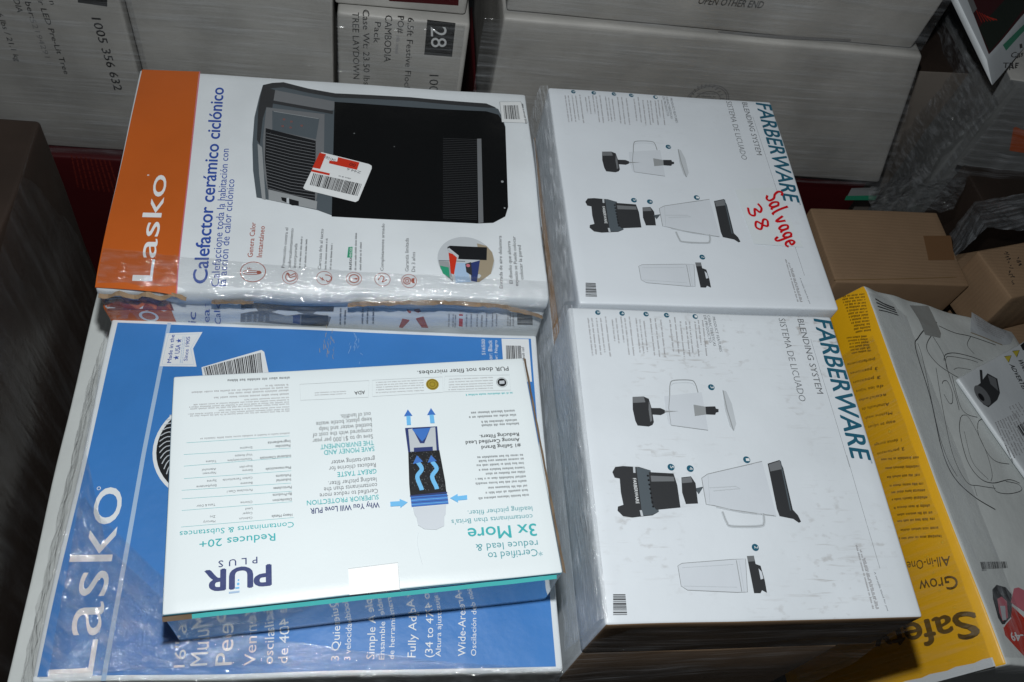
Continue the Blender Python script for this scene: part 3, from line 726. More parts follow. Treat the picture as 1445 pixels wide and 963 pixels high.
for x, y0, y1 in ((145, 50, 320), (172, 50, 315), (205, 50, 325), (235, 50, 300), (270, 40, 325), (318, 60, 220), (345, 50, 230), (380, 40, 225), (408, 50, 312), (440, 40, 320), (488, 50, 300), (515, 60, 300), (545, 70, 295), (590, 50, 320), (625, 50, 325), (665, 60, 330), (730, 60, 290), (765, 40, 300), (805, 70, 330), (845, 70, 330), (870, 70, 310), (910, 70, 325), (935, 60, 240), (965, 60, 320)):
    b.greek((x, y0), (x + (y1 - y0) * 0.12, y1), 13, I_FAINT)
b.part = 'number_dots'
def dot(x, y, r_, t_, s_):
    b.disc((x, y), r_, I_FW, 1, n=20); b.tx(t_, (x - r_ * .3, y - r_ * .42), (x - r_ * .18, y + r_ * .35), r_ * 1.0, I_WHITE, 0.0, layer=2)
for x, y, t_ in ((220, 12, '5'), (393, 18, '4'), (565, 22, '3'), (712, 28, '2'), (917, 35, '1'), (1033, 540, '3')): dot(x, y, 19 if y < 100 else 23, t_, 1)
b.part = 'blender_pictures'
b.poly([(468, 612), (548, 608), (585, 625), (605, 690), (622, 790), (612, 810), (585, 822), (505, 815), (488, 780), (470, 700)], I_DG, 1); b.poly([(468, 612), (548, 608), (560, 650), (472, 655)], I_GREY, 2); b.poly([(585, 640), (598, 680), (610, 780), (596, 790), (583, 700)], I_GREY, 2)
b.poly([(603, 690), (668, 690), (700, 704), (700, 726), (672, 740), (606, 736)], I_DG, 1); b.poly([(700, 708), (800, 712), (700, 722)], I_MG, 1)
b.poly([(725, 600), (965, 575), (1012, 850), (745, 815)], I_PALE, 0); b.line([(735, 600), (728, 690), (745, 812), (1008, 848)], 5, I_MG, 1); b.poly([(695, 605), (725, 602), (745, 812), (728, 800), (705, 700)], I_PALE, 0)
b.curve([(735, 600), (738, 520), (765, 492), (885, 490), (918, 515), (938, 578)], 7, I_MG, 1); b.curve([(745, 530), (770, 512), (885, 510), (912, 530)], 3, I_LG, 1)
b.poly([(905, 665), (990, 680), (995, 735), (915, 747)], I_MG, 2); b.poly([(990, 680), (1060, 678), (1066, 695), (1084, 698), (1084, 718), (1066, 722), (1060, 738), (995, 735)], I_DG, 3)
b.poly([(1112, 558), (1140, 570), (1180, 660), (1210, 800), (1195, 854), (1165, 820), (1130, 700)], I_LG, 1); b.line([(1116, 565), (1145, 700), (1190, 850)], 7, I_MG, 2)
Z(840, 620, 3.852)
b.poly([(92, 180), (108, 152), (150, 147), (240, 152), (300, 170), (345, 395), (310, 415), (200, 427), (150, 420), (120, 390), (122, 368), (152, 358), (138, 290), (132, 215), (105, 210)], I_DG, 1)
b.poly([(222, 152), (300, 170), (345, 395), (310, 412), (255, 418), (240, 300)], I_SLATE, 2); b.poly([(204, 150), (216, 150), (218, 185), (206, 184)], I_LG, 3); b.poly([(240, 388), (252, 388), (260, 420), (247, 421)], I_LG, 3)
b.poly([(290, 180), (425, 187), (445, 250), (462, 372), (330, 385), (305, 350)], I_DG, 3); b.poly([(300, 200), (425, 205), (430, 230), (304, 232)], I_GREY, 4)
for k in range(8): b.disc((285 + k * 4, 200 + k * 24), 6, I_BLACK, 4, n=8)
b.tx('FARBERWARE', (203, 214), (220, 352), 17, I_WHITE, 0.012, layer=4)
b.poly([(468, 208), (520, 202), (545, 240), (558, 350), (492, 353), (472, 290)], I_DG, 1); b.poly([(470, 212), (520, 206), (528, 235), (472, 240)], I_GREY, 2); b.poly([(540, 268), (588, 258), (562, 300)], I_SLATE, 1)
for x, y, t_ in ((412, 152, '5'), (516, 160, '4'), (822, 113, '1'), (868, 590, '2')): dot(x, y, 19, t_, 1)
b.poly([(578, 210), (610, 190), (840, 140), (905, 122), (985, 420), (740, 392), (640, 360), (600, 355)], I_PALE, 0)
b.line([(905, 122), (610, 190), (578, 212), (602, 355), (645, 362), (740, 385), (978, 420)], 4, I_MG, 1); b.line([(620, 265), (760, 258), (785, 270), (640, 282)], 5, I_LG, 1); b.line([(655, 370), (800, 400), (975, 418)], 7, I_LG, 1); b.line([(612, 190), (622, 350)], 3, I_LG, 1)
b.curve([(690, 395), (712, 450), (740, 474), (890, 474), (915, 455), (912, 405)], 15, I_LG, 1); b.curve([(690, 395), (712, 450), (740, 474), (890, 474), (915, 455), (912, 405)], 3, I_MG, 2)
b.poly([(935, 135), (1000, 115), (1020, 160), (1072, 385), (1100, 415), (1117, 450), (1105, 456), (1075, 435), (1000, 420), (985, 380)], I_DG, 1); b.poly([(940, 140), (1000, 120), (1012, 165), (950, 178)], I_GREY, 2); b.line([(1003, 120), (1060, 390)], 7, I_SLATE, 2)
b.poly([(447, 690), (470, 676), (740, 655), (815, 652), (826, 832), (770, 834), (500, 822), (465, 800)], I_PALE, 0)
b.line([(447, 690), (470, 676), (740, 655), (815, 652), (826, 832), (770, 834), (500, 822), (465, 800)], 3.5, I_MG, 1, True); b.line([(470, 700), (750, 682)], 3, I_LG, 1); b.line([(480, 800), (770, 806)], 3, I_LG, 1); b.line([(765, 660), (795, 830)], 4, I_MG, 1); b.line([(780, 660), (808, 830)], 3, I_LG, 1)
b.poly([(822, 637), (860, 635), (870, 680), (897, 690), (920, 770), (932, 836), (905, 822), (897, 838), (862, 838)], I_DG, 1); b.poly([(822, 637), (860, 635), (866, 665), (828, 668)], I_GREY, 2); b.poly([(885, 705), (902, 722), (912, 760), (897, 765)], I_PALE, 3)
b.part = 'barcode'; b.bars([(95, 845), (95, 962), (172, 962), (162, 845)], I_DG, 17, 9)
FWREC = b.rec; b.rec = None
f2.finish()
f1 = Carton('blender_box', 'clean white blender box with red handwritten sticker, beside the heater box', 'box', FWM1, 0.350, 0.386, 0.111, FWW, FWW, amp=0.0010, seed=6, group='white blender boxes')
b = f1.board('+z'); b.replay(FWREC)
b.part = 'handwritten_sticker'; Z(800, 240, 4.25)
b.poly([(1005, 122), (1235, 105), (1290, 180), (1420, 465), (1120, 445)], ink('sticker_white', (0.655, 0.71, 0.735)), 3)
GL = {'S': [[(.8, .9), (.45, 1), (.1, .8), (.3, .55), (.75, .4), (.8, .12), (.4, 0), (0, .12)]], 'a': [[(.7, .5), (.3, .55), (.05, .25), (.3, 0), (.65, .2), (.72, .52), (.72, .1), (.95, .02)]], 'l': [[(.2, 1), (.15, .4), (.3, 0), (.5, .05)]],
      'v': [[(0, .5), (.35, 0), (.75, .55)]], 'g': [[(.7, .5), (.3, .55), (.05, .28), (.35, .05), (.7, .3), (.72, .5), (.65, -.3), (.3, -.45), (.1, -.25)]], 'e': [[(.05, .28), (.7, .32), (.5, .55), (.1, .4), (.1, .1), (.45, 0), (.8, .12)]],
      '3': [[(.05, .9), (.5, 1), (.7, .75), (.3, .52), (.75, .3), (.5, 0), (0, .08)]], '8': [[(.75, .85), (.35, 1), (.15, .75), (.7, .3), (.4, 0), (.05, .22), (.55, .6), (.75, .85)]]}
def hand(bd, s_, q0, q1, h, mat, wd, layer):
    n_ = len(s_); dx, dy = (q1[0] - q0[0]), (q1[1] - q0[1]); l = math.hypot(dx, dy); ux, uy = dy / l, -dx / l
    for i, ch in enumerate(s_):
        for st in GL[ch]:
            pts = [(q0[0] + dx * (i + p[0] * .85) / n_ + ux * h * p[1], q0[1] + dy * (i + p[0] * .85) / n_ + uy * h * p[1]) for p in st]
            bd.curve(pts, wd, mat, layer, n=5)
hand(b, 'Salvage', (1190, 160), (1325, 480), 100, I_MARK, 14, 5); hand(b, '38', (1078, 232), (1160, 400), 78, I_MARK, 14, 5)
f1.finish()

# ================================================================== PUR FILTER BOX
cP = Carton('filter_box', 'white water filter box with teal edges lying on the blue fan box', 'box', box_matrix(-0.083, -0.1022, 0.1019, 0.0966), 0.3979, 0.2639, 0.1003, PURW, GLOSS, amp=0.0006, r=0.0022, seed=9)
b = cP.board('+z'); b.part = 'printed_logo'; Z(210, 780, 4.661)
b.tx('PUR', (800, 80), (372, 122), 132, I_NAVY, 0.032); 
for p, r_ in (((590, 181), 6), ((588, 206), 9)): b.disc(p, r_, I_SKY, 1, n=12)
b.poly([(568, 228), (596, 225), (596, 236), (570, 238)], I_SKY, 1); b.poly([(525, 258), (598, 250), (596, 262), (528, 270)], I_LINE, 1)
b.tx('PLUS', (714, 28), (458, 55), 42, I_NAVY, 0.006, space=1.75)
b.part = 'printed_lettering'; Z(230, 670, 5.068)
b.tx('Reduces 20+', (803, 420), (262, 472), 52, I_TEAL, 0.006); b.tx('Contaminants & Substances', (936, 338), (120, 408), 38, I_TEAL, 0.003)
for q in (((935, 308), (130, 376)), ((925, 195), (135, 258)), ((922, 120), (135, 175)), ((915, 62), (135, 114))): b.line(q, 2, I_TEAL)
for t_, x, y, x1 in (('Heavy Metals', 925, 280, 778), ('Disinfection', 920, 168, 785), ('By-Products', 920, 130, 785), ('Particulates', 920, 82, 790), ('Industrial', 915, 28, 812), ('Pollutants', 915, -4, 808)): b.tx(t_, (x, y), (x1, y + (x - x1) * .08), 18, I_GREY, 0.012)
for t_, x, y, x1 in (('Cadmium', 640, 302, 545), ('Copper', 640, 268, 568), ('Lead', 640, 236, 590), ('Chlorine', 640, 188, 555), ('Particulates Class I', 640, 102, 458), ('Benzene', 640, 52, 555), ('Carbon Tetrachloride', 640, 16, 428), ('Mercury', 375, 326, 288), ('Zinc', 375, 292, 335), ('Taste & Odor', 375, 208, 240), ('Ethylbenzene', 383, 70, 240), ('Styrene', 383, 36, 315)): b.tx(t_, (x, y), (x1, y + (x - x1) * .08), 16, I_GREY)
Z(230, 500, 5.068)
for q in (((918, 835), (150, 892)), ((912, 738), (150, 803)), ((915, 672), (150, 720)), ((905, 585), (170, 636))): b.line(q, 2, I_TEAL)
for t_, x, y, x1 in (('Pharmaceuticals', 915, 802, 735), ('Industrial Chemicals', 915, 720, 695), ('Pesticides', 910, 645, 805), ('Ingredients', 910, 615, 750)): b.tx(t_, (x, y), (x1, y + (x - x1) * .08), 18, I_GREY, 0.012)
for t_, x, y, x1 in (('Estrone', 640, 822, 568), ('Ibuprofen', 640, 795, 548), ('Tetrachloroethylene', 640, 742, 462), ('Vinyl Acetate', 640, 712, 515), ('Simazine', 640, 660, 552), ('Toluene', 383, 758, 308), ('Naproxen', 380, 842, 285), ('Atenolol', 380, 815, 280)): b.tx(t_, (x, y), (x1, y + (x - x1) * .08), 16, I_GREY)
b.greek((905, 160), (450, 182), 18, I_GREY); b.greek((905, 560), (260, 602), 13, I_FAINT)
for k, (x1, y) in enumerate(((728, 212), (195, 232), (465, 252), (355, 278), (580, 305), (215, 322), (185, 338), (190, 352), (390, 372), (175, 388), (190, 402))): b.greek((895 + k, y), (x1, y + (895 - x1) * .055), 11 if k > 3 else 14, I_FAINT)
Z()
for t_, x0, y0, x1, y1, h_, m_, bo in (('Why You Will Love PUR', 535, 709, 438, 718, 7.5, I_NAVY, .016), ('SUPERIOR PROTECTION', 534, 698.5, 433, 707, 6.5, I_TEAL, .008), ('Certified to reduce more', 533, 690, 451, 697, 6.2, I_GREY, 0), ('contaminants than the', 532, 682, 457, 688.5, 6.2, I_GREY, 0), ('leading pitcher filter.', 531, 674, 463, 680, 6.2, I_GREY, 0),
      ('GREAT TASTE', 531, 662, 476, 667, 6.5, I_TEAL, .008), ('Reduces chlorine for', 530, 653.5, 464, 659, 6.2, I_GREY, 0), ('great-tasting water', 529, 645, 467, 650.5, 6.2, I_GREY, 0), ('SAVE MONEY AND', 528, 630.5, 457, 636, 6.5, I_TEAL, .008), ('THE ENVIRONMENT', 527, 622, 452, 628, 6.5, I_TEAL, .008),
      ('Save up to $1,000 per year', 526, 613.5, 441, 620, 6, I_GREY, 0), ('compared with the cost of', 525, 605.5, 441, 612, 6, I_GREY, 0), ('bottled water and help', 524.5, 597.5, 450, 603.5, 6, I_GREY, 0), ('keep plastic bottle waste', 524, 589.5, 446, 596, 6, I_GREY, 0), ('out of landfills.', 523, 582, 480, 585.5, 6, I_GREY, 0)):
    b.tx(t_, (x0, y0), (x1, y1), h_, m_, bo)
Z(500, 500, 5.068)
b.tx('PUR does not filter microbes.', (1100, 90), (450, 122), 29, I_DG, 0.006)
for t_, x0, y0, x1, y1 in (('#1 Selling Brand', 1188, 640, 908, 658), ('Among Certified Lead', 1180, 600, 795, 624), ('Reducing Filters.', 1175, 562, 895, 580)): b.tx(t_, (x0, y0), (x1, y1), 25, I_DG, 0.012)
b.greek((1130, 272), (795, 288), 14, I_TEAL)
for x0, y0, x1 in ((1145, 398, 825), (1155, 428, 820), (1160, 465, 900), (1175, 490, 905), (1205, 715, 860), (1210, 742, 880), (1210, 772, 870), (1215, 805, 885), (1220, 835, 930), (1225, 868, 855), (1230, 900, 850), (1235, 935, 950)): b.greek((x0, y0), (x1, y0 + (x0 - x1) * .055), 17, I_GREY)
for q in (((1110, 150), (648, 160), (640, 272), (1118, 258)), ((630, 165), (128, 188), (130, 305), (635, 275)), ((105, 190), (-390, 215), (-385, 330), (100, 310))): b.line(list(q), 1.8, I_MG, None, True)
for y in (165, 185, 205, 222, 240): b.greek((990, y), (670, y + 14), 9, I_FAINT)
for y in (185, 203, 220, 238, 258): b.greek((495, y), (150, y + 16), 9, I_FAINT)
for y in (238, 255): b.greek((-60, y + 25), (-290, y + 35), 9, I_FAINT)
b.tx('ADA', (75, 262), (0, 268), 24, I_DG, 0.012)
b.part = 'certification_seals'; b.disc((558, 218), 46, I_GOLD, n=28); b.disc((558, 218), 38, I_YELD, 1, 34); b.disc((558, 218), 20, I_YELD, 1, 17); b.disc((1055, 203), 32, I_BLACK, n=24); b.poly([(1037, 193), (1073, 190), (1074, 213), (1038, 216)], I_LG, 1); b.disc((1055, 203), 40, I_MG, 0, 36)
b.part = 'printed_lettering'; Z(520, 650, 5.068)
b.tx('3x More', (1195, 452), (708, 487), 86, I_TEAL, 0.012)
for t_, x0, y0, x1, y1, h_ in (('contaminants than Brita\'s', 1172, 385, 592, 425, 34), ('leading pitcher filter.', 1170, 328, 708, 360, 34), ('reduce lead &', 1208, 570, 765, 600, 50), ('*Certified to', 1240, 630, 852, 660, 50)): b.tx(t_, (x0, y0), (x1, y1), h_, ink('muted_teal', (0.10, 0.34, 0.38)))
for y, x0, x1 in ((205, 1138, 825), (240, 1145, 780)): b.greek((x0, y), (x1, y + (x0 - x1) * .07), 17, I_GREY)
b.part = 'filter_picture'; Z(500, 500, 5.068)
b.poly([(362, 530), (592, 518), (606, 690), (385, 705)], I_NAVY, 0); b.poly([(385, 540), (415, 535), (470, 640), (500, 640), (545, 528), (578, 525), (588, 690), (400, 700)], I_LG, 1); b.poly([(412, 540), (545, 530), (510, 600), (485, 628), (465, 605)], I_AZ, 2); b.poly([(425, 672), (560, 664), (562, 700), (426, 706)], I_NAVY, 2)
b.poly([(385, 705), (608, 690), (650, 915), (660, 1010), (400, 1020), (392, 930)], I_BLACK, 3)
def arrow(pts_head, shaft):
    b.poly(pts_head, I_AZ, 5); b.poly(shaft, I_SKY, 5)
arrow([(355, 448), (382, 400), (415, 445)], [(371, 447), (401, 445), (405, 510), (375, 512)]); arrow([(520, 440), (547, 390), (580, 437)], [(536, 439), (567, 437), (574, 497), (543, 498)])
b.poly([(418, 790), (447, 728), (490, 772)], I_AZ, 5); b.poly([(523, 780), (548, 726), (588, 768)], I_AZ, 5)
b.curve([(452, 775), (482, 825), (450, 880), (478, 960), (482, 975)], 30, I_SKY, 4); b.curve([(556, 772), (588, 822), (556, 878), (585, 950), (590, 968)], 30, I_SKY, 4)
rs = random.Random(3)
for k in range(150):
    y = rs.uniform(700, 980); x = rs.uniform(395 + (y - 700) * .06, 605 + (y - 700) * .16); b.disc((x, y), rs.uniform(1.2, 2.4), I_MG, 4, n=5)
Z(520, 650, 5.068)
b.poly([(296, 180), (545, 155), (560, 245), (300, 262)], I_BLACK, 3); b.poly([(300, 262), (562, 240), (572, 312), (308, 335)], I_AZ, 4)
for k in range(4): b.line([(305, 275 + k * 15), (568, 254 + k * 15)], 4, I_SKY if k % 2 else I_NAVY, 5)
b.line([(296, 258), (562, 232)], 10, I_NAVY, 5)
b.poly([(320, 338), (556, 318), (552, 380), (541, 400), (540, 470), (480, 497), (400, 492), (355, 465), (345, 410), (330, 390)], I_PALE, 1); b.line([(320, 338), (330, 390), (345, 410), (355, 465), (400, 492), (480, 497), (540, 470), (541, 400), (552, 380)], 2.5, I_LG, 2)
b.poly([(155, 298), (222, 294), (222, 278), (280, 302), (228, 342), (226, 328), (157, 332)], I_SKY, 4); b.poly([(704, 250), (638, 258), (636, 242), (582, 272), (640, 304), (640, 288), (706, 282)], I_SKY, 4)
b.curve([(356, 520), (350, 600), (385, 745)], 1.5, I_LG, 1)
b.part = 'tape_tab'; Z(440, 643, 3.008); b.poly([(155, 482), (365, 456), (374, 572), (160, 594)], I_TAPE_GLARE, 1); b.line([(155, 482), (365, 456), (374, 574)], 1.6, I_MG, 2)
cP.finish()
# teal folded edges and bare corrugated corner of the filter box
bm = bmesh.new(); dd = -0.2639 / 2
def strip(bm, x0, x1, z0, z1, y, mi=0, n=24, sl=0.0):
    pv = None
    for i in range(n + 1):
        x = x0 + (x1 - x0) * i / n; w_ = 0.0005 * noise.noise(Vector((x * 30, z0 * 50, 2)))
        a = bm.verts.new((x, y + w_ + sl, z1)); c_ = bm.verts.new((x, y + w_, z0))
        if pv: bm.faces.new((pv[1], c_, a, pv[0])).material_index = mi
        pv = (a, c_)
strip(bm, -0.172, 0.192, -0.0050, -0.0022, dd - 0.0048, 0, 24, 0.0036); strip(bm, -0.199, 0.192, -0.0021, -0.0012, dd - 0.0010, 1, 24, 0.0004)
mesh_obj('teal_edge', bm, [I_STEAL, I_BLACK], cP.o)
bm = bmesh.new(); strip(bm, -0.199, -0.172, -0.0062, -0.0014, dd - 0.0045, 0, 8, 0.0035)
o = mesh_obj('corrugated_edge', bm, [TORN], cP.o)
bm = bmesh.new(); pv = None
for i in range(31):
    y = dd + 0.2639 * i / 30; a = bm.verts.new((0.1990 + .0002, y, -0.0008)); c_ = bm.verts.new((0.1990 + .0036, y, -0.004 + 0.001 * math.sin(i * 1.7)))
    if pv: bm.faces.new((pv[0], pv[1], c_, a))
    pv = (a, c_)
mesh_obj('corrugated_edge', bm, [TORN], cP.o)

# ================================================================== TILTED YELLOW-SIDED BOX
TILT = math.radians(20)
A = Vector((0.689, 0.302, -0.05)); YAW = math.radians(2.2)
Rm = Matrix.Rotation(YAW, 4, 'Z') @ Matrix.Rotation(TILT, 4, 'Y')
SW, SD, SH = 0.41, 0.592, 0.36
ctr = A + (Rm.to_3x3() @ Vector((SW / 2, -SD / 2, 0)))
def saf_crush(p, r):
    e = max(0, 1 - (SD / 2 - p.y) / 0.05)
    r.x += 0.013 * max(0, 1 - (p.x + SW / 2) / 0.05) * max(0, 1 + p.z / 0.028)
    if p.z > -0.05:
        r.z += 0.006 * e * noise.noise(Vector((p.x * 18, p.y * 18, 1))) - 0.004 * e
        r.z += 0.0022 * noise.noise(Vector((p.x * 9, p.y * 4, 5)))
    return r
cS = Carton('seat_box', 'tilted car seat box with yellow side and white line-drawing top', 'box', Matrix.Translation(ctr) @ Rm, SW, SD, SH, SAFW, SAFW, [('-x', YELL)], amp=0.002, seed=31, crush=saf_crush, cell=0.012)
b = cS.board('+z'); b.part = 'seat_drawing'; Z(1265, 460, 4.011)
for c_, w_ in (([(230, -20), (170, 10), (120, 70), (108, 130), (190, 400), (260, 690), (330, 850), (440, 963), (560, 1040)], 4.5), ([(118, 100), (150, 200), (230, 560), (290, 740), (350, 850)], 2.5), ([(200, 50), (170, 100), (175, 150), (230, 220), (300, 270), (345, 295)], 3.5), ([(205, 65), (260, 160), (290, 270), (330, 400), (350, 480)], 3), ([(265, 200), (275, 165), (330, 155), (420, 175), (490, 200)], 3.5),
                ([(280, 250), (275, 190), (300, 175), (400, 190), (460, 208)], 2.5), ([(255, 330), (262, 315), (285, 320), (310, 380), (312, 435), (295, 440), (265, 390)], 3), ([(310, 285), (350, 440), (390, 500), (455, 520)], 3), ([(360, 520), (375, 508), (410, 530), (500, 700), (540, 830), (535, 880)], 2.5), ([(358, 520), (355, 600), (400, 760), (470, 860), (545, 890), (640, 870), (700, 890)], 3.5),
                ([(380, 600), (430, 770), (520, 870)], 2), ([(455, 590), (470, 640), (520, 730), (570, 770), (640, 782)], 3), ([(455, 585), (460, 545), (480, 530)], 3), ([(545, 900), (570, 940), (640, 950), (710, 930), (690, 895), (620, 880)], 3), ([(220, 240), (260, 470), (320, 720), (400, 880), (470, 905), (560, 920)], 2.5), ([(240, 0), (330, 40), (420, 60), (560, 110)], 3.5), ([(420, 60), (400, 110), (440, 160)], 2.5), ([(320, 250), (350, 240), (420, 250)], 2), ([(440, 900), (460, 963)], 2)):
    b.curve(c_, w_ * 0.75, I_BLACK, n=6)
b.part = 'barcode'; Z(965, 643, 3.008); b.bars([(1250, 452), (1370, 450), (1376, 478), (1255, 484)], I_DG, 30, 12)
b.greek((1252, 490), (1282, 489), 6, I_GREY)
b.part = 'seat_photo'
b.poly([(1300, 570), (1325, 550), (1365, 560), (1390, 590), (1390, 690), (1370, 715), (1335, 718), (1315, 690), (1297, 610)], I_DG, 0); b.poly([(1322, 610), (1345, 600), (1368, 620), (1372, 690), (1340, 705), (1325, 670)], I_PINK, 1); b.poly([(1332, 640), (1360, 640), (1362, 700), (1338, 700)], I_LG, 2)
b.part = 'red_callout'
b.poly([(1385, 625), (1400, 565), (1420, 560), (1500, 600), (1500, 700)], I_PINK, 1); b.poly([(1338, 730), (1385, 690), (1390, 640), (1500, 740), (1500, 900), (1440, 850), (1345, 765)], I_STK, 2); b.line([(1338, 730), (1385, 690)], 3, I_WHITE, 3)
b.tx('-49', (1432, 752), (1370, 752), 36, I_WHITE, 0.02, layer=4)
b.part = 'clear_tape'; Z(1130, 290, 4.584); b.poly([(715, 640), (835, 650), (905, 830), (900, 860), (800, 840), (760, 740)], ink('grey_tape', (0.30, 0.31, 0.30), 0.22), 1)
b.part = 'packing_slip'; b.poly([(1105, 690), (1395, 835), (1350, 900), (1300, 905), (1100, 822)], I_LG, 1); b.line([(1100, 822), (1300, 905)], 5, I_TAN, 2)
for k in range(6): b.greek((1125 + k * 4, 712 + k * 17), (1345 - k * 8, 818 + k * 10), 8, I_FAINT, 2)
b.part = 'printed_lettering'
for k in range(4): b.curve([(455 + k * 8, 600 + k * 24), (520 + k * 12, 630 + k * 20), (605 + k * 8, 665 + k * 16)], 8 - k, I_BLACK, n=4)
b = cS.board('-x'); b.part = 'printed_logo'; Z(965, 643, 3.008)
b.tx('Safety', (1215, 660), (800, 745), 112, I_YELD, 0.022)
b.part = 'printed_lettering'
b.tx('Grow', (1150, 508), (1000, 532), 56, I_YELD); b.tx('All-in-One', (1122, 425), (950, 452), 40, I_YELD)
for k, (x0, y0, x1) in enumerate(((985, 0, 840), (990, 38, 850), (995, 75, 860), (1010, 112, 870), (1018, 140, 880), (1028, 170, 885), (1040, 205, 890), (1050, 235, 900), (1060, 262, 905), (1075, 300, 915), (1088, 335, 915))): b.greek((x0, y0), (x1, y0 + 14), 11, I_YELD)
Z(965, 320, 3.008)
for k in range(13): b.greek((745 + k * 3, 275 + k * 13), (665 + k * 5, 290 + k * 13), 8, I_YELD)
for k in range(6): b.greek((770 + k * 4, 460 + k * 12), (690 + k * 4, 470 + k * 13), 8, I_YELD)
for k, t_ in enumerate(('perfectamente', '3 posiciones', '3 position', 'de los hijos', 'acolchado', 'Almohadilla de', 'Machine wash', 'easy to adjust', '', '1 device storage', '2 portavasos')):
    x, y = 805 + k * 13, 555 + k * 38
    if t_: b.tx(t_, (x, y), (x - 112, y + 26), 12, I_YELD)
cS.finish()
bm = bmesh.new()
# white worn board edge of the yellow face
pv = None
for i in range(25):
    z = -0.004 - 0.33 * i / 24; a = bm.verts.new((-SW / 2 - 0.0026, -SD / 2 + 0.0005, z)); c_ = bm.verts.new((-SW / 2 - 0.0028, -SD / 2 + 0.011 + 0.001 * math.sin(i * 2.1), z))
    if pv: bm.faces.new((pv[0], a, c_, pv[1]))
    pv = (a, c_)
mesh_obj('white_edge', bm, [WHITE], cS.o)
# caster box lying on it
ez = Rm.to_3x3() @ Vector((0, 0, 1)); exs = Rm.to_3x3() @ Vector((1, 0, 0)); eys = Rm.to_3x3() @ Vector((0, 1, 0))
CW, CD, CH = 0.32, 0.20, 0.008
r_ = ray((1352, 534)); pl = A + ez * 0.0115
corner = CP + r_ * ((pl - CP).dot(ez) / r_.dot(ez))
Rc = Rm @ Matrix.Rotation(math.radians(26), 4, 'Z')
cc = corner + Rc.to_3x3() @ Vector((CW / 2, -CD / 2, 0))
cW = Carton('caster_box', 'white box with caster picture and warning triangles lying on the tilted seat box', 'box', Matrix.Translation(cc) @ Rc, CW, CD, CH, WHITE, WHITE, amp=0.0006, seed=33)
b = cW.board('+z'); b.part = 'caster_picture'; Z(1265, 460, 4.011)
b.poly([(470, 250), (485, 252), (488, 305), (515, 270), (570, 300), (585, 380), (570, 420), (520, 462), (490, 445), (450, 380), (448, 345), (475, 325)], I_DG, 0); b.disc((485, 395), 36, I_GREY, 1, n=20); b.poly([(515, 280), (560, 300), (575, 370), (530, 330)], I_GREY, 1); b.disc((478, 405), 14, I_BLACK, 2, n=14)
b.part = 'printed_lettering'
for x, y in ((630, 188), (676, 158)): b.poly([(x - 20, y - 14), (x + 20, y - 20), (x + 4, y + 20)], I_WARN, 0); b.line([(x - 20, y - 14), (x + 20, y - 20), (x + 4, y + 20)], 2, I_BLACK, 1, True)
b.tx('WARNING', (684, 190), (760, 330), 24, I_BLACK, 0.015); b.tx('ADVERTENCIA', (638, 218), (752, 430), 22, I_BLACK, 0.015)
b.poly([(700, 110), (740, 80), (760, 120), (716, 140)], I_BLACK)
for k in range(9): b.greek((555 + k * 14, 545 - k * 6), (655 + k * 14, 765 - k * 10), 8, I_FAINT)
for k in range(4): b.greek((635 + k * 17, 460 - k * 8), (680 + k * 17, 530 - k * 8), 8, I_FAINT)
b.part = 'barcode'; b.bars([(680, 570), (790, 500), (830, 570), (715, 625)], I_DG, 16, 21)
cW.finish()
for c in (cC2,): pass

# ================================================================== STRETCH FILM
FM_TOP = film_mat('stretch_film_loose', 0.09, 0.12, 30, 100, 1.0, 1.0, 0.08, dist=0.0045)
FM_SIDE = film_mat('stretch_film_side', 0.30, 0.10, 30, 260, 1.0, 0.9, 0.12)
FM_BG = film_mat('stretch_film_far', 0.10, 0.13, 5, 80, 1.0, 1.0, 0.11, dist=0.005)
FM_DARK = film_mat('stretch_film_skirt', 0.06, 0.09, 5, 120, 1.0, 0.9, 0.12)
FM_SHINY = film_mat('stretch_film_bundled', 0.22, 0.35, 5, 120, 1.0, 1.0, 0.14)
def T3(x, y, z=0.007): return atz(x, y, z)
# over the blue box corner and down its near and left sides
edge = [T3(150, 470), T3(112, 640), T3(58, 880), T3(47, 950), Vector((-0.37, -0.291, 0.004)), Vector((-0.2, -0.293, 0.004)), Vector((0.0, -0.294, 0.004)), Vector((0.14, -0.295, 0.004))]
inner = [T3(152, 468), T3(122, 640), T3(150, 770), T3(235, 850), T3(330, 893), T3(480, 915), T3(640, 935), T3(797, 944)]
low = [Vector((p.x - (0.055 if i < 4 else 0.0), p.y - (0.0 if i < 3 else 0.03), -0.135)) for i, p in enumerate(edge)]
film('a', 'loose clear film stretched over the logo corner of the blue fan box', [inner, [a.lerp(c, .5) + Vector((0, 0, .002)) for a, c in zip(inner, edge)], edge, [a.lerp(c, .5) for a, c in zip(edge, low)], low], FM_TOP, 0.0032, 220, 80, 3, 45)
pa = [T3(112, 705, .010), T3(96, 800, .010), T3(76, 900, .010), T3(70, 952, .010)]; pb = [T3(120, 700, .011), T3(150, 790, .011), T3(170, 860, .011), T3(190, 945, .011)]; pc = [T3(128, 715, .010), T3(215, 800, .010), T3(300, 870, .010), T3(420, 935, .010)]
film('a2', 'crinkled sparkling film bunched over the first letters on the blue fan box', [pa, pb, pc], film_mat('stretch_film_crinkled', 0.04, 0.11, 90, 110, 1.0, 1.0, 0.06, dist=0.006), 0.003, 120, 80, 23, 70)
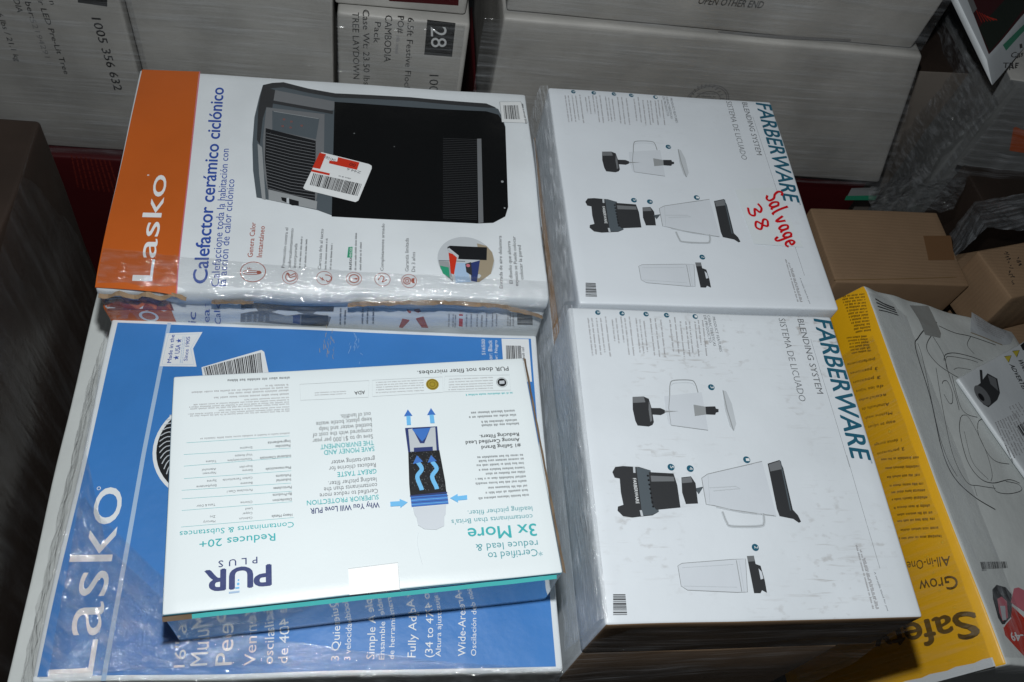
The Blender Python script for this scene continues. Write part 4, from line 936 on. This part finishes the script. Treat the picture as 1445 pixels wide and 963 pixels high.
# heater box near edge
y0 = 0.3395 - 0.3745 / 2
film('b', 'clear film pulled over the torn front edge of the heater box', [[(-0.404, y0 + 0.045, 0.0815), (-0.13, y0 + 0.030, 0.0815), (0.148, y0 + 0.026, 0.0815)], [(-0.404, y0 + 0.005, 0.081), (-0.13, y0 + 0.003, 0.081), (0.149, y0 + 0.006, 0.081)], [(-0.405, y0 - 0.010, 0.066), (-0.13, y0 - 0.011, 0.066), (0.150, y0 - 0.006, 0.066)], [(-0.404, y0 - 0.007, 0.03), (-0.13, y0 - 0.008, 0.03), (0.149, y0 - 0.002, 0.03)], [(-0.405, y0 - 0.006, 0.004), (-0.13, y0 - 0.006, 0.004), (0.146, y0 - 0.002, 0.004)]], FM_TOP, 0.0035, 120, 30, 5, 26, (1, .5))
# left sides of the two blender boxes
film('c', 'hazy scratched film down the side of the clean blender box', [[(0.170, 0.120, 0.1215), (0.166, 0.508, 0.1205)], [(0.158, 0.120, 0.119), (0.155, 0.508, 0.118)], [(0.150, 0.118, 0.05), (0.148, 0.506, 0.05)], [(0.147, 0.116, -0.05), (0.145, 0.50, -0.05)]], FM_SIDE, 0.003, 60, 24, 6, 20)
film('d', 'hazy film down the side of the scuffed blender box', [[(0.164, -0.268, 0.1255), (0.164, 0.112, 0.1245)], [(0.1545, -0.270, 0.1225), (0.1545, 0.114, 0.1215)], [(0.149, -0.272, 0.05), (0.150, 0.114, 0.05)], [(0.1445, -0.272, 0.002), (0.146, 0.112, 0.002)]], FM_SIDE, 0.003, 60, 24, 7, 20)
# skirt in front of the scuffed blender box
film('e', 'dark streaky film skirt below the front of the scuffed blender box', [[(0.146, -0.272, 0.10), (0.30, -0.279, 0.119), (0.515, -0.277, 0.119)], [(0.143, -0.285, 0.03), (0.30, -0.284, 0.04), (0.505, -0.281, 0.05)], [(0.13, -0.30, -0.03), (0.30, -0.296, -0.02), (0.49, -0.290, 0.0)], [(0.12, -0.31, -0.3), (0.30, -0.302, -0.3), (0.48, -0.296, -0.3)]], FM_DARK, 0.004, 80, 40, 8, 16, (.4, 1.4))
# over the far cartons
film('f', 'streaky film over the grey carton printed 1005 356 632', [[(-1.05, 0.738, 0.3), (-0.47, 0.738, 0.3)], [(-1.05, 0.738, 0.0), (-0.47, 0.738, 0.0)], [(-1.05, 0.739, -0.34), (-0.47, 0.739, -0.34)]], FM_BG, 0.003, 60, 40, 9, 8, (.3, 1.5))
film('g', 'film with bright glints over the plain grey carton beside the carton marked 28', [[(-0.478, 0.735, 0.3), (-0.16, 0.735, 0.3)], [(-0.478, 0.737, 0.0), (-0.16, 0.737, 0.0)], [(-0.478, 0.739, -0.3), (-0.16, 0.739, -0.3)]], FM_BG, 0.004, 50, 40, 10, 10, (.3, 1.5))
film('h', 'film over the carton marked 28', [[(-0.15, 0.732, 0.036), (0.06, 0.732, 0.036)], [(-0.15, 0.733, -0.05), (0.06, 0.733, -0.05)], [(-0.15, 0.735, -0.3), (0.06, 0.735, -0.3)]], FM_BG, 0.003, 40, 30, 11, 10, (.3, 1.5))
film('i', 'film over the large carton with the round seal', [[(0.09, 0.735, 0.052), (0.88, 0.735, 0.052)], [(0.09, 0.734, -0.08), (0.93, 0.734, -0.08)], [(0.09, 0.737, -0.285), (1.0, 0.737, -0.285)]], FM_BG, 0.004, 70, 30, 12, 8, (.3, 1.5))
# left brown stack
film('j', 'film over the tall dark brown carton', [[(-0.508, 0.36, 0.112), (-0.500, 0.0, 0.112), (-0.492, -0.55, 0.112)], [(-0.506, 0.36, -0.1), (-0.497, 0.0, -0.1), (-0.489, -0.55, -0.1)], [(-0.506, 0.36, -0.6), (-0.496, 0.0, -0.6), (-0.488, -0.55, -0.6)]], film_mat('stretch_film_brown', 0.025, 0.06, 60, 5, 1, .5, .25), 0.003, 50, 30, 13, 7, (1.5, .4))
# yellow side
def SL(x, y, z): return ctr + Rm.to_3x3() @ Vector((x, y, z))
film('k', 'wrinkled glinting film over the yellow side of the seat box', [[SL(-SW / 2 - .006, SD / 2 - .1, -.004), SL(-SW / 2 - .006, -SD / 2, -.004)], [SL(-SW / 2 - .007, SD / 2 - .1, -.16), SL(-SW / 2 - .007, -SD / 2, -.16)], [SL(-SW / 2 - .006, SD / 2 - .1, -.33), SL(-SW / 2 - .006, -SD / 2 - .002, -.33)]], film_mat('stretch_film_yellow', 0.035, 0.10, 200, 8, 1, 1.0, .08), 0.0025, 70, 24, 14, 16, (2, .4))
# shiny bundle by the right-hand brown cartons
film('l', 'bundled shiny film hanging over the brown carton corner at the side', [[atz(1340, 330, -.145), atz(1376, 284, -.18), atz(1450, 272, -.18)], [atz(1345, 345, -.15), atz(1382, 300, -.17), atz(1450, 305, -.175)], [atz(1350, 362, -.16), atz(1392, 322, -.17), atz(1450, 325, -.175)]], FM_SHINY, 0.006, 60, 24, 15, 30)
film('m', 'crinkled film on the corner of the wrapped grey carton', [[(1.075, 0.70, 0.034), (1.3, 0.69, 0.034)], [(1.078, 0.698, -0.15), (1.3, 0.688, -0.15)], [(1.08, 0.698, -0.42), (1.3, 0.688, -0.42)]], FM_BG, 0.006, 50, 30, 16, 14)
film('n', 'film over the near face of the wrapped grey carton', [[(1.075, 0.71, 0.034), (1.085, 1.2, 0.034)], [(1.076, 0.71, -0.2), (1.086, 1.2, -0.2)], [(1.076, 0.71, -0.5), (1.086, 1.2, -0.5)]], FM_BG, 0.006, 50, 30, 17, 14)
for c in (cB, cC2, cL): pass

film('o', 'film over the carton stamped OPEN OTHER END', [[(0.125, 0.75, 0.30), (0.878, 0.75, 0.30)], [(0.125, 0.748, 0.15), (0.878, 0.748, 0.15)], [(0.123, 0.75, 0.056), (0.885, 0.75, 0.056)]], FM_BG, 0.004, 70, 30, 18, 8, (.3, 1.5))
FM_HEAP = film_mat('stretch_film_heap', 0.10, 0.22, 40, 110, 1.0, 1.0, 0.10, dist=0.006)
film('p', 'crumpled film heap behind the plain brown carton', [[atz(1232, 300, -.16), atz(1290, 292, -.16), atz(1345, 296, -.16)], [atz(1225, 280, -.24), atz(1290, 262, -.22), atz(1362, 262, -.2)], [atz(1235, 262, -.30), atz(1300, 235, -.3), atz(1375, 235, -.26)]], FM_HEAP, 0.016, 70, 40, 19, 24)
film('q', 'loose wrinkled film hanging off the wrapped grey carton corner', [[(1.06, 0.70, 0.0), (1.05, 0.82, 0.0), (1.05, 1.0, 0.0)], [(1.02, 0.69, -0.12), (1.035, 0.82, -0.12), (1.045, 1.0, -0.12)], [(1.03, 0.69, -0.30), (1.035, 0.82, -0.3), (1.045, 1.0, -0.3)]], FM_HEAP, 0.012, 60, 50, 20, 18)
film('r', 'taut glossy film over the top of the seat box edge', [[SL(-SW / 2 + .010, SD / 2 - .02, .004), SL(-SW / 2 + .010, -SD / 2 + .01, .004)], [SL(-SW / 2 + .05, SD / 2 - .02, .006), SL(-SW / 2 + .05, -SD / 2 + .01, .006)], [SL(-SW / 2 + .085, SD / 2 - .05, .006), SL(-SW / 2 + .075, -SD / 2 + .01, .006)]], FM_TOP, 0.003, 90, 20, 21, 20, (.5, 2))
